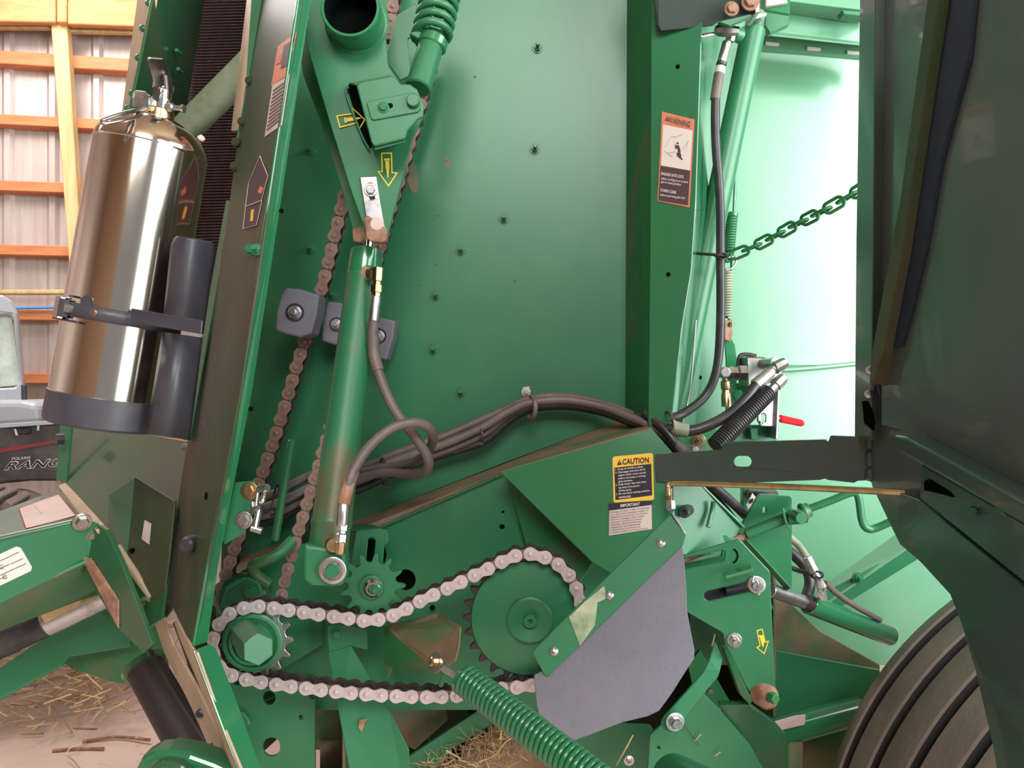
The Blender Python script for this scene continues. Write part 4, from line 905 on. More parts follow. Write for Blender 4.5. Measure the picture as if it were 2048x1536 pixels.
lathe('hub', c, Vector((.06, -1, -.02)), [(0, .050), (.010, .050), (.012, .047), (.012, .042), (.006, .041), (.006, .037), (.018, .036), (.018, .031), (.010, .030), (.010, .027), (.022, .0265), (.024, .024)], 'green', v, 48)
hs = P(488, 1266, 1.262); hd = P(517, 1299, 1.15) - hs
lathe('hex_shaft', hs, hd, [(0, .0245), (hd.length - .001, .0245), (hd.length, .0235)], 'green', v, 6, a0=.52, bevel=.0008)
loop = [(1150, 1258), (1162, 1220), (1150, 1170), (1122, 1130), (1080, 1108), (1036, 1106), (975, 1134), (905, 1168), (845, 1196), (792, 1224), (742, 1236), (690, 1230), (630, 1222), (565, 1213), (515, 1208), (470, 1220), (442, 1248), (432, 1285), (442, 1322), (475, 1346), (545, 1360), (630, 1371), (720, 1380), (820, 1386), (905, 1385), (985, 1372), (1060, 1364), (1110, 1345), (1140, 1305)]
v = thing('roller_chain', 'clean grey roller chain looping round the three sprockets', 'chain', P(740, 1300, SD))
chain(v, [P(x, y, SD) for x, y in loop], CP * .985, .0118, 'chain_clean', closed=True, gap=.0145)

# plates below / behind the clean chain
v = thing('lower_side_plate', 'flat green lower side plate with round holes under the clean chain', 'plate', P(540, 1450, 1.38))
plate('face', [(405, 1330), (470, 1370), (630, 1385), (630, 1620), (520, 1620), (460, 1460)], 1.40, .006, 'green', v, holes=[circ(538, 1396, 13, 14), circ(602, 1435, 5, n=10), circ(543, 1494, 18, 19), circ(624, 1392, 7, n=10)])
tube('hole_crossbar', [(520, 1404, 1.43), (552, 1388, 1.43)], .004, 'green_dirty', v)
plate('upper_web', [(480, 1240), (645, 1235), (645, 1290), (560, 1340), (470, 1350)], 1.41, .006, 'green', v)
plate('weld_notch', [(486, 1425), (496, 1438), (500, 1450), (494, 1456), (470, 1420)], 1.39, .004, 'green', v)
v = thing('inner_frame', 'dirt stained inner frame plates deep below the sprockets, with added webs that shade the cavity', 'frame', P(800, 1450, 1.6))
plate('back_plate', [(560, 1000), (1600, 1000), (1600, 1500), (560, 1500)], 2.6, .006, 'green_dusty', v)
quad3('shade_deck', [(440, 1240, 1.47), (1546, 1215, 1.47), (1480, 1020, 2.6), (560, 1020, 2.6)], .006, 'green_dusty', v)  # deck and side webs added to keep roof light out of the cavity
quad3('shade_web_right', [(1546, 1100, 1.62), (1546, 1620, 1.62), (1480, 1500, 2.6), (1480, 1020, 2.6)], .006, 'green_dusty', v)
quad3('floor_web', [(640, 1480, 2.6), (1500, 1480, 2.6), (1546, 1640, 1.75), (640, 1640, 1.75)], .006, 'green_dusty', v)
quad3('shade_web_end', [(380, 1200, 1.5), (380, 1640, 1.5), (640, 1400, 2.6), (640, 1050, 2.6)], .006, 'green_dusty', v)
quad3('shade_web_mid', [(690, 1200, 1.58), (690, 1640, 1.58), (830, 1450, 2.5), (830, 1080, 2.5)], .006, 'green_dusty', v)
plate('dusty_plate', [(740, 1380), (890, 1385), (895, 1440), (830, 1500), (760, 1470)], 1.58, .006, 'green_dusty', v)
plate('brace_strip', [(800, 1525), (960, 1418), (985, 1400), (1010, 1412), (1000, 1440), (900, 1500), (830, 1600), (780, 1600)], 1.50, .01, 'green', v)
plate('ground_shelf', [(812, 1620), (1000, 1440), (1250, 1490), (1350, 1620)], 1.54, .01, 'straw_brown', v)

plate('dark_web', [(1060, 1380), (1180, 1470), (1230, 1480), (1210, 1540), (1010, 1440)], 1.52, .01, 'green_dirty', v)
plate('square_hole', [(934, 1417), (950, 1416), (948, 1427), (938, 1428)], 1.49, .001, 'dark_gap', v, bevel=0)
for i in range(1): plate('front_flap', [(1100, 1440), (1300, 1450), (1320, 1480), (1300, 1600), (1160, 1600), (1120, 1500)], 1.45, .006, 'green', v)
v = thing('leaf_plate', 'pale green bent leaf plate hanging below the chain with a rust chip', 'plate', P(720, 1400, 1.33))
plate('upper_leaf', [(655, 1250), (700, 1250), (735, 1260), (735, 1300), (700, 1292), (658, 1305), (654, 1280)], 1.345, .004, 'green', v)
quad3('lower_leaf', [(656, 1305, 1.345), (701, 1291, 1.345), (778, 1420, 1.33), (818, 1500, 1.315), (818, 1620, 1.30), (714, 1620, 1.29), (680, 1440, 1.32)], .004, 'green', v)
plate('rust_chip', [(719, 1440), (736, 1438), (730, 1446), (724, 1466), (717, 1455)], Plane((656, 1305, 1.345), (701, 1291, 1.345), (714, 1620, 1.29)), .0005, 'rust', v, off=.001, bevel=0)
bolt('bolt', 675, 1268, 1.345, .008, 'green', v)
# straw lodged in the frame
mb = MB(); random.seed(3)
for i in range(520):
    t = random.random(); x = 840 + 230 * t + random.gauss(0, 10); y = 1545 - 110 * t + random.gauss(0, 16) + random.random() ** 2 * 60; p0 = P(x, y, 1.50 + random.uniform(-.03, .03)); a = random.uniform(0, 6.28); L = random.uniform(.01, .045)
    p1 = p0 + Vector((math.cos(a) * L, random.uniform(-.01, .01), math.sin(a) * L)); pm = (p0 + p1) / 2 + Vector((0, 0, random.uniform(-.006, .006)))
    sweep(mb, [p0, pm, p1], random.uniform(.0005, .0012), random.choice(['straw_brown', 'straw_brown', 'straw']), 4)
tag(mb.build('straw_clump'), 'brown straw clump caught on the frame at the bottom edge beside the big spring', 'straw', kind='stuff')
for i, (pts, lab, m) in enumerate([([(892, 1501, 1.40), (921, 1517, 1.39)], 'short pale straw lying on the brown clump by the bottom edge', 'straw'), ([(1003, 1436, 1.10), (1003, 1458, 1.10), (1001, 1478, 1.10)], 'tiny seed husk hanging under the big spring', 'caution_yellow'), ([(1091, 1440, 1.2), (1095, 1480, 1.19), (1093, 1520, 1.18)], 'straw hanging straight down across the big spring', 'straw'),
        ([(1233, 1530, 1.35), (1250, 1500, 1.34), (1266, 1470, 1.34)], 'feathery grass stalk standing below the black flap', 'straw'), ([(960, 1523, 1.4), (990, 1510, 1.4), (1010, 1485, 1.4), (1040, 1465, 1.4)], 'curved straw looping under the big spring', 'straw'), ([(1430, 1268, 1.33), (1424, 1292, 1.33)], 'bright straw stuck in the dark gap beside the black flap', 'straw')]):
    tag(tube('straw', pts, .0013, m, n=6), lab, 'straw')

# ---------------------------------------------------------------- anchor bracket and big spring
v = thing('spring_anchor', 'dusty hexagonal anchor bracket holding the end of the big spring', 'bracket', P(850, 1280, 1.25))
quad3('dusty_face', [(768, 1252, 1.34), (878, 1225, 1.30), (921, 1252, 1.20), (917, 1290, 1.18), (910, 1320, 1.18), (888, 1332, 1.19), (850, 1322, 1.24)], .005, 'green_dusty', v)
quad3('under_face', [(768, 1256, 1.34), (850, 1322, 1.24), (888, 1332, 1.19), (885, 1345, 1.21), (800, 1340, 1.33), (770, 1330, 1.34)], .005, 'green_dirty', v)
quad3('side_gusset', [(770, 1260, 1.34), (800, 1290, 1.32), (775, 1360, 1.34), (765, 1320, 1.35)], .005, 'green_dirty', v)
tube('lower_tab', [(885, 1330, 1.19), (887, 1350, 1.20), (882, 1370, 1.22)], .004, 'green', v)
lathe('washer', P(873, 1325, 1.19), Vector((-.75, -.7, .25)), [(0, .0155), (.003, .0155)], 'zinc', v, 32)
lathe('bolt_head', P(872, 1323, 1.186), Vector((-.75, -.7, .25)), [(0, .0075), (.010, .0075), (.012, .005)], 'brass', v, 8)
v = thing('tension_spring', 'big glossy green coil spring running down to the bottom edge', 'spring', P(1050, 1440, 1.1))
S0, S1 = (928, 1357, 1.15), (1260, 1615, .95)
rod('eye_bolt', (886, 1336, 1.175), (925, 1358, 1.15), .0055, 'zinc', v)
sa = (P(*S1) - P(*S0)); SL = sa.length
spring('coil', S0, S1, .0205, .0043, SL / .0088, 'green_gloss', v, n=8, res=18)
lathe('end_plug', P(922, 1354, 1.152), sa, [(0, .013), (.002, .019), (.014, .021), (.016, .017)], 'green', v, 20)
lathe('nut', P(918, 1351, 1.155), sa, [(0, .008), (.006, .009), (.009, .006)], 'zinc', v, 6)

# ---------------------------------------------------------------- guard bar and rubber flap
v = thing('rubber_flap_guard', 'grey black rubber flap bolted under a slanting green bar', 'guard', P(1230, 1280, 1.2))
FPn = Plane((1070, 1320, 1.19), (1350, 1040, 1.21), (1390, 1300, 1.17))
plate('rubber_flap', [(1068, 1350), (1090, 1340), (1340, 1090), (1362, 1082), (1366, 1100), (1370, 1140), (1373, 1180), (1374, 1220), (1382, 1265), (1389, 1300), (1388, 1318), (1370, 1345), (1345, 1385), (1318, 1422), (1295, 1433), (1245, 1445), (1200, 1462), (1150, 1481), (1132, 1478), (1100, 1458), (1078, 1437), (1072, 1400)], FPn, .005, 'rubber', v, bevel=.001)
plate('clamp_bar', [(1065, 1307), (1068, 1300), (1150, 1216), (1343, 1026), (1372, 1068), (1366, 1090), (1096, 1353), (1090, 1352)], FPn, .004, 'green', v, off=.006)
tube('bar_end_edge', [(1344, 1025, 1.20), (1371, 1068, 1.20)], .0017, 'zinc', v, 8, 0)
plate('worn_paint', [(1138, 1234), (1170, 1203), (1208, 1172), (1214, 1196), (1195, 1205), (1190, 1250), (1160, 1292), (1152, 1270)], FPn, .0005, 'worn_primer', v, off=.0066, bevel=0)
for x, y in ((1108, 1303), (1219, 1191), (1322, 1087)):
    lathe('rivet', FPn.at(x, y, .006), FPn.n, [(0, .0068), (.002, .0066), (.0045, .004), (.0052, .0015)], 'zinc', v, 24)

# ---------------------------------------------------------------- crossbar to the shield hinge, gas strut rod
v = thing('hinge_beam', 'dark green horizontal bar with an oval slot reaching out to the open shield', 'beam', P(1500, 925, 1.25))
HPn = Plane((1312, 910, 1.31), (1745, 910, 1.15), (1312, 960, 1.31))
plate('bar', [(1310, 908), (1440, 900), (1450, 886), (1500, 883), (1650, 879), (1656, 884), (1661, 871), (1745, 874), (1752, 880), (1748, 960), (1715, 962), (1708, 966), (1655, 960), (1650, 957), (1640, 960), (1440, 968), (1312, 965)], HPn, .008, 'green_shield', v, holes=[slot(1478, 923, 1492, 923, 11)])
quad3('top_flange', [(1440, 890, 1.262), (1655, 881, 1.185), (1655, 878, 1.24), (1450, 884, 1.32)], .003, 'green', v)
plate('hinge_knuckle', [(1738, 873), (1762, 873), (1762, 900), (1738, 900)], 1.14, .02, 'green_shield', v, bevel=.004); plate('hinge_knuckle', [(1738, 902), (1762, 902), (1762, 935), (1738, 935)], 1.14, .018, 'green_shield', v, bevel=.004); plate('hinge_knuckle', [(1738, 937), (1762, 937), (1762, 964), (1738, 964)], 1.14, .02, 'green_shield', v, bevel=.004)
v = thing('shield_stay_rod', 'thin copper coloured stay rod from the boxed frame to the open shield', 'rod', P(1340, 1000, 1.25))
tube('rod_body', [(1336, 990, 1.26), (1336, 974, 1.26), (1346, 967, 1.26), (1420, 968, 1.23), (1600, 975, 1.14), (1860, 988, 1.00), (1872, 988, .995)], .0048, 'brass', v, 14, 6)
tube('stud', [(1341, 975, 1.262), (1341, 1005, 1.268)], .005, 'brass', v, 12, 0)
lathe('nut', P(1341, 1000, 1.268), Vector((0, 0, -1)), [(0, .007), (.010, .0085), (.014, .0085), (.018, .005)], 'zinc', v, 6)
lathe('end_washer', P(1873, 986, .995), Vector((1, -.2, 0)), [(0, .008), (.002, .008)], 'brass', v, 20)
tube('end_stub', [(1876, 988, .995), (1898, 987, .98)], .0035, 'plastic_black', v, 10, 0)
# ---------------------------------------------------------------- gate cylinder tube, hose, lock rod and chain
v = thing('gate_cylinder', 'long leaning green gate cylinder tube beside the corner post', 'hydraulic cylinder', P(1340, 850, 1.45))
rod('tube_body', (1507, 58, 1.50), (1345, 840, 1.46), .0235, 'green', v, n=36)
rod('end_cap', (1512, 24, 1.50), (1507, 62, 1.50), .018, 'green_dirty', v)
plate('end_bracket', [(1498, 28), (1535, 24), (1533, 32), (1520, 36), (1500, 40)], 1.46, .02, 'zinc', v)
v = thing('upright_hose', 'black hydraulic hose with a silver end rising in front of the leaning tube', 'hose', P(1440, 400, 1.4))
tube('hose', [(1437, 150, 1.40), (1431, 210, 1.40), (1432, 290, 1.40), (1440, 400, 1.40), (1441, 520, 1.40), (1441, 640, 1.40), (1434, 735, 1.40), (1412, 790, 1.40), (1370, 825, 1.39), (1335, 838, 1.38), (1300, 838, 1.40), (1270, 830, 1.42)], .0082, 'rubber_black', v, 16, 10)
rod('hose_sleeve', (1438, 146, 1.40), (1430, 200, 1.40), .0092, 'rubber_hose', v)
rod('tape_band', (1442, 132, 1.40), (1439, 148, 1.40), .0088, 'label_white', v)
rod('ferrule', (1454, 84, 1.40), (1442, 130, 1.40), .0085, 'zinc', v)
rod('collar', (1444, 124, 1.398), (1442, 132, 1.398), .0095, 'rubber_black', v)
lathe('elbow', P(1460, 84, 1.40), P(1463, 60, 1.40) - P(1460, 84, 1.40), [(0, .007), (.004, .009), (.016, .009), (.020, .011), (.03, .010)], 'zinc', v, 8)
lathe('tee_fitting', P(1430, 60, 1.38), Vector((1, 0, -.05)), [(0, .007), (.006, .011), (.016, .012), (.03, .010), (.042, .008)], 'steel', v, 8)
lathe('port_boss', P(1480, 72, 1.44), Vector((-1, -.5, .1)), [(0, .014), (.014, .013), (.018, .009)], 'green', v, 20)
tube('steel_line', [(1426, 68, 1.385), (1400, 74, 1.38), (1388, 82, 1.38), (1388, 92, 1.375), (1396, 97, 1.37)], .0042, 'chrome', v, 12)
tube('thin_pipe', [(1397, 108, 1.43), (1396, 140, 1.43)], .0018, 'zinc', v, 8, 0)
tag(tube('cable_tie', [(1386, 506, 1.42), (1410, 508, 1.40), (1436, 510, 1.385), (1448, 512, 1.385)], .0028, 'rubber_black', None, 8), 'long black cable tie holding the upright hose against the leaning tube', 'cable tie', 'cable ties')
tie('cable_tie', (1442, 511), 12, 4, 1.40, 'black cable tie knot on the upright hose near the hanging chain', 0)
v = thing('gate_lock_spring', 'upright green spring rod hanging to the right of the black hose', 'spring', P(1455, 640, 1.55))
rod('rod_body', (1478, 190, 1.58), (1458, 660, 1.56), .0034, 'green_gloss', v)
spring('upper_coil', (1464, 432, 1.56), (1458, 505, 1.56), .0095, .0028, 14, 'green', v, n=6, res=12)
spring('lower_coil', (1456, 540, 1.56), (1453, 636, 1.56), .0085, .0026, 18, 'pipe_grey', v, n=6, res=12)
rod('spring_cap', (1466, 425, 1.56), (1465, 434, 1.56), .011, 'green_gloss', v)
lathe('yoke', P(1457, 515, 1.555), Vector((0, -1, 0)), [(-.01, .010), (.008, .010)], 'green', v, 16)
tube('split_ring', [(1457, 515, 1.54), (1470, 513, 1.54), (1472, 525, 1.54), (1464, 536, 1.54), (1452, 540, 1.54)], .0022, 'zinc', v, 8)
plate('rusty_lug', [(1449, 640), (1465, 640), (1466, 668), (1460, 684), (1450, 680)], 1.55, .006, 'rust', v, holes=[circ(1459, 650, 4, 5, 10)])
plate('strap_bend', [(1448, 672), (1460, 672), (1470, 690), (1474, 720), (1474, 770), (1452, 775), (1452, 720)], 1.56, .005, 'green_gloss', v)

# hanging chain, welded links: each link a torus copy
v = thing('safety_chain', 'green welded link chain sagging from the spring up to the right', 'chain', P(1590, 450, 1.45))
cpts = smooth_path([P(x, y, d) for x, y, d in ((1462, 512, 1.54), (1520, 488, 1.50), (1590, 450, 1.44), (1650, 420, 1.38), (1720, 380, 1.33), (1800, 330, 1.27))], 12)
L = [0]
for a, b in zip(cpts, cpts[1:]): L.append(L[-1] + (b - a).length)
step = .0265; s = 0; i = 0; proto = None
while s < L[-1] - .03:
    def at(q):
        for j in range(len(L) - 1):
            if L[j + 1] >= q: return cpts[j].lerp(cpts[j + 1], (q - L[j]) / (L[j + 1] - L[j]))
        return cpts[-1]
    a, b = at(s), at(s + step * 1.42); c = (a + b) / 2; d = (b - a).normalized()
    if proto is None:
        mb = MB(); path = []
        for k in range(25):
            t = 2 * math.pi * k / 24; x = (.0100 if math.cos(t) >= 0 else -.0100) + .0095 * math.cos(t); path.append(Vector((x, 0, .0095 * math.sin(t))))
        sweep(mb, path, .0031, 'pipe_grey', 8); me = mb.build('link', None, loc=(0, 0, 0)); me.data.materials[0] = M['green_dirty']; proto = me; o = proto; o.parent = v; o.location = c - LOC[v.name]
    else: o = proto.copy(); put(o, c, v)
    z = Vector((0, 0, 1)); yv = z.cross(d).normalized(); zv = d.cross(yv)
    m3 = Matrix((d, yv, zv)).transposed()
    m3 = m3 @ Matrix.Rotation(math.radians(20 if i % 2 == 0 else 100), 3, 'X')
    o.rotation_euler = m3.to_euler(); s += step; i += 1

# ---------------------------------------------------------------- valve block
v = thing('hydraulic_valve', 'dull metal hydraulic valve block with a red grip lever', 'valve', P(1510, 760, 1.5))
plate('block_body', [(1492, 713), (1528, 714), (1546, 722), (1560, 735), (1560, 755), (1530, 772), (1495, 775)], 1.46, .06, 'steel', v, bevel=.003)
plate('mount_plate', [(1515, 770), (1562, 740), (1558, 845), (1552, 854), (1522, 853), (1515, 842)], 1.48, .006, 'zinc', v, holes=[slot(1527, 833, 1527, 840, 5)], bevel=.002)
plate('white_edge', [(1557, 745), (1563, 742), (1556, 879), (1551, 879)], 1.47, .05, 'zinc', v)
plate('foot_bracket', [(1480, 850), (1552, 850), (1552, 882), (1462, 884)], 1.52, .01, 'green', v)
plate('foot_web', [(1500, 856), (1516, 856), (1516, 880), (1503, 880)], 1.50, .03, 'green_gloss', v)
lathe('hex_fitting', P(1490, 746, 1.44), Vector((-1, -.1, 0)), [(0, .016), (.014, .016), (.016, .012), (.024, .012), (.026, .014), (.034, .014), (.036, .009), (.046, .009)], 'steel', v, 6)
lathe('elbow', P(1447, 745, 1.43), Vector((0, -1, 0)), [(-.012, .0105), (.012, .0105), (.014, .008)], 'zinc', v, 20)
lathe('drop_fitting', P(1450, 750, 1.44), P(1453, 812, 1.44) - P(1450, 750, 1.44), [(0, .006), (.010, .006), (.012, .009), (.026, .009), (.028, .007), (.034, .0075), (.036, .009), (.060, .0095)], 'brass', v, 12)
lathe('port_fitting', P(1535, 728, 1.45), Vector((.4, -1, 0)), [(-.02, .011), (.006, .011), (.010, .012), (.022, .012)], 'zinc', v, 8)
lathe('angle_fitting', P(1562, 730, 1.415), P(1540, 742, 1.41) - P(1562, 730, 1.415), [(-.010, .010), (0, .012), (.014, .012), (.016, .008), (.024, .008)], 'steel', v, 8)
lathe('ferrule', P(1546, 740, 1.41), P(1513, 768, 1.40) - P(1546, 740, 1.41), [(0, .007), (.003, .009), (.006, .0085), (.008, .0115), (.046, .0115), (.048, .010)], 'zinc', v, 24)
lathe('angle_fitting', P(1560, 762, 1.44), P(1538, 784, 1.43) - P(1560, 762, 1.44), [(-.010, .010), (0, .012), (.014, .012), (.016, .009), (.030, .009)], 'zinc', v, 8)
plate('lever_grip', [(1561, 831), (1564, 830), (1607, 840), (1611, 846), (1609, 852), (1603, 853), (1561, 845)], 1.48, .012, 'red_grip', v, bevel=.003, seg=2)['label'] = 'red plastic lever grip'
tube('lever_arm', [(1552, 836, 1.49), (1564, 838, 1.486)], .005, 'zinc', v, 10, 0)
lathe('green_plug', P(1472, 790, 1.46), Vector((0, -1, 0)), [(0, .011), (.012, .011), (.014, .009)], 'green_gloss', v, 6)
plate('back_bracket', [(1452, 770), (1500, 762), (1515, 790), (1500, 850), (1452, 880)], 1.54, .006, 'green', v)
tube('small_line', [(1475, 732, 1.50), (1480, 712, 1.50), (1495, 709, 1.50), (1512, 712, 1.50)], .004, 'rubber_black', v)
v = thing('valve_hose', 'glossy black hose curving from the silver ferrule down behind the frame', 'hose', P(1440, 850, 1.38))
tube('hose', [(1514, 768, 1.40), (1492, 796, 1.39), (1462, 826, 1.38), (1420, 850, 1.37), (1380, 862, 1.37), (1352, 858, 1.37)], .0098, 'rubber_black', v, 18)
tube('hose_cuff', [(1375, 862, 1.366), (1352, 858, 1.366), (1340, 850, 1.37)], .0125, 'pipe_grey', v, 18)
v = thing('corrugated_sleeve', 'black corrugated sleeve slanting down from the valve to the frame', 'sleeve', P(1480, 830, 1.38))
A_, B_ = P(1537, 783, 1.40), P(1430, 893, 1.34); k = 30; prof = []
for j in range(k):
    t = (B_ - A_).length * j / k; prof += [(t, .0142), (t + (B_ - A_).length / k * .3, .0170), (t + (B_ - A_).length / k * .6, .0170)]
lathe('sleeve_body', A_, B_ - A_, prof, 'rubber_black', v, 20, angle=12)
v = thing('twin_hoses', 'pair of black hoses slanting behind the boxed frame corner', 'hose', P(1350, 880, 1.33))
tube('hose', [(1290, 826, 1.40), (1330, 860, 1.37), (1365, 905, 1.36), (1420, 965, 1.38), (1470, 1010, 1.41), (1500, 1040, 1.45)], .0092, 'rubber_black', v, 16)
tube('hose', [(1300, 842, 1.41), (1330, 880, 1.40), (1365, 920, 1.40), (1425, 990, 1.41), (1465, 1040, 1.43), (1480, 1075, 1.43)], .0088, 'rubber_black', v, 16)
v = thing('hose_plate', 'grey plate with a brass bolt among the hoses above the beam', 'plate', P(1390, 880, 1.43))
plate('plate', [(1330, 850), (1420, 850), (1460, 880), (1440, 905), (1370, 906)], 1.44, .006, 'green_dirty', v)
bolt('bolt', 1397, 881, 1.44, .009, 'brass', v, stud=.01); bolt('bolt', 1389, 897, 1.44, .005, 'zinc', v)
tube('white_stay', [(1392, 640, 1.42), (1380, 780, 1.42), (1364, 852, 1.41)], .0018, 'zinc', v, 8)

# ---------------------------------------------------------------- latch plates and adjusting crank
v = thing('slotted_latch_plate', 'green slotted latch plate with a clevis pin and yellow grease arrow', 'plate', P(1480, 1250, 1.3))
TP = Plane((1372, 1130, 1.31), (1545, 1150, 1.28), (1545, 1400, 1.27))
plate('plate', [(1340, 1118), (1475, 1078), (1480, 1080), (1540, 1143), (1544, 1240), (1551, 1400), (1545, 1410), (1518, 1412), (1490, 1370), (1462, 1312), (1450, 1290), (1446, 1268), (1440, 1263), (1376, 1226), (1340, 1200)], TP, .006, 'green', v,
      holes=[[(1345, 1127), (1365, 1117), (1444, 1101), (1450, 1103), (1449, 1118), (1443, 1124), (1368, 1138), (1345, 1142)], slot(1418, 1192, 1504, 1172, 10)], bevel=.0015)
plate('rear_plate', [(1345, 1096), (1445, 1070), (1455, 1072), (1470, 1084), (1466, 1120), (1446, 1128), (1350, 1148)], 1.345, .005, 'green', v, holes=[[(1350, 1118), (1440, 1098), (1444, 1100), (1442, 1112), (1350, 1132)]])
mb = MB(); sweep(mb, [TP.at(x, y, .0005) for x, y in ((1468, 1098), (1474, 1104), (1476, 1113), (1472, 1122), (1467, 1126))], .0016, 'dark_gap', 6); mb.build('arc_slot', v)
plate('slot_depth', slot(1418, 1192, 1504, 1172, 14), 1.33, .003, 'plastic_black', v, bevel=0)
rod('slot_pin_shaft', (1450, 1182, 1.325), (1500, 1172, 1.325), .009, 'plastic_black', v)
quad3('weld_bar', [(1446, 1144, 1.285), (1503, 1127, 1.28), (1505, 1137, 1.26), (1450, 1152, 1.265)], .006, 'green_gloss', v)
pc = TP.at(1513, 1169, .001)
lathe('pin_washer', pc, TP.n, [(0, .0145), (.003, .0145), (.0035, .013)], 'zinc', v, 32)
lathe('pin_head', pc + TP.n * .003, TP.n, [(0, .0088), (.010, .0088), (.012, .0075)], 'zinc', v, 28)
tube('cotter_pin', [(1508, 1152, 1.262), (1505, 1165, 1.258), (1512, 1160, 1.258), (1516, 1168, 1.256), (1514, 1184, 1.26), (1518, 1190, 1.262), (1520, 1184, 1.262)], .0016, 'zinc', v, 8)
bolt('bolt', 1469, 1280, TP, .0085, 'zinc', v, stud=.012)
arrow('grease_arrow', [(1513, 1261), (1525, 1257), (1531, 1283), (1538, 1281), (1529, 1309), (1512, 1295), (1519, 1291)], TP, par=v, gun=((1522, 1270), (1525, 1282), (1526, 1294)), w=.001)
v = thing('right_gusset', 'pale green triangular gusset plate with a square hole', 'plate', P(1540, 1080, 1.42))
plate('plate', [(1514, 993), (1520, 988), (1580, 992), (1584, 998), (1584, 1176), (1578, 1180), (1570, 1178), (1490, 1088), (1476, 1062)], 1.40, .006, 'green_gloss', v, holes=[[(1526, 1014), (1532, 1014), (1532, 1024), (1526, 1024)]])
quad3('fold', [(1484, 1082, 1.395), (1492, 1080, 1.36), (1582, 1178, 1.36), (1574, 1180, 1.395)], .003, 'green', v)
plate('small_sign', [(1492, 1010), (1505, 986), (1514, 998), (1496, 1020)], 1.46, .002, 'label_white', v); plate('sign_mark', [(1499, 1000), (1507, 996), (1506, 1004), (1500, 1008)], 1.458, .001, 'label_black', v, bevel=0)
rod('black_pipe', (1525, 980, 1.50), (1525, 996, 1.50), .03, 'rubber_black', v); plate('support_leg', [(1486, 966), (1499, 966), (1499, 1030), (1486, 1030)], 1.52, .02, 'green_gloss', v)
v = thing('adjusting_crank', 'green screw crank handle reaching right in front of the bright gate', 'crank', P(1570, 1040, 1.35))
rod('screw_rod', (1340, 1130, 1.335), (1500, 1068, 1.36), .0058, 'rust', v)
spring('thread', (1340, 1130, 1.335), (1500, 1068, 1.36), .0058, .0013, 44, 'rust', v, n=5, res=10)
rod('sleeve', (1492, 1069, 1.355), (1572, 1036, 1.34), .0098, 'green', v)
lathe('flange_washer', P(1571, 1037, 1.34), Vector((.86, -.42, .3)), [(0, .019), (.002, .019)], 'green_dirty', v, 32)
lathe('cross_block', P(1578, 1036, 1.35), Vector((.9, -.3, .2)), [(0, .012), (.02, .014), (.03, .012)], 'green_gloss', v, 20)
lathe('cross_pin', P(1598, 1034, 1.33), Vector((0, -1, 0)), [(-.03, .0105), (.010, .0105), (.012, .0095)], 'green_gloss', v, 28)
lathe('collar', P(1603, 1025, 1.35), Vector((.9, 0, .35)), [(0, .015), (.004, .016), (.010, .013), (.014, .013)], 'green_dirty', v, 28)
tube('handle', [(1606, 1022, 1.35), (1660, 1002, 1.34), (1700, 986, 1.33), (1714, 988, 1.33), (1719, 1005, 1.33), (1724, 1040, 1.33), (1733, 1056, 1.33), (1752, 1056, 1.33), (1810, 1030, 1.31)], .0068, 'green', v, 14, 8)
# small cylinder at right
v = thing('small_hydraulic_cylinder', 'short hydraulic cylinder with a bare silver rod in front of the wheel', 'hydraulic cylinder', P(1680, 1230, 1.45))
rod('piston_rod', (1540, 1180, 1.36), (1618, 1208, 1.42), .0125, 'zinc', v)
rod('wiper_ring', (1608, 1203, 1.412), (1624, 1209, 1.42), .0155, 'chain_dark', v)
rod('barrel', (1616, 1207, 1.42), (1780, 1272, 1.53), .0195, 'green_gloss', v, 32)
lathe('port_elbow', P(1644, 1192, 1.40), P(1640, 1170, 1.40) - P(1644, 1192, 1.40), [(-.006, .009), (.006, .009), (.008, .006), (.014, .006), (.016, .0075), (.03, .007)], 'zinc', v, 8)
v = thing('wheel_hose', 'silver ended hose curving down over the gap to the small cylinder', 'hose', P(1630, 1140, 1.42))
tube('hose_upper', [(1560, 1060, 1.46), (1588, 1082, 1.45), (1603, 1098, 1.44), (1616, 1118, 1.43)], .0068, 'pipe_grey', v, 14)
rod('ferrule', (1614, 1114, 1.43), (1630, 1146, 1.42), .0092, 'zinc', v)
rod('neck', (1630, 1146, 1.42), (1648, 1176, 1.41), .0062, 'zinc', v)
tube('hose_lower', [(1650, 1166, 1.42), (1675, 1188, 1.44), (1710, 1212, 1.46), (1760, 1240, 1.5)], .0055, 'rubber_hose', v, 12)
tube('black_loop', [(1560, 1090, 1.5), (1590, 1112, 1.49), (1612, 1136, 1.48), (1620, 1165, 1.47), (1613, 1195, 1.46)], .0105, 'rubber_black', v, 14)
tube('black_cable', [(1570, 1130, 1.46), (1600, 1142, 1.45), (1640, 1150, 1.42)], .0045, 'rubber_black', v, 10)
tie('cable_tie', (1634, 1150), 12, 7, 1.41, 'black cable tie by the silver hose end above the small cylinder', 0)

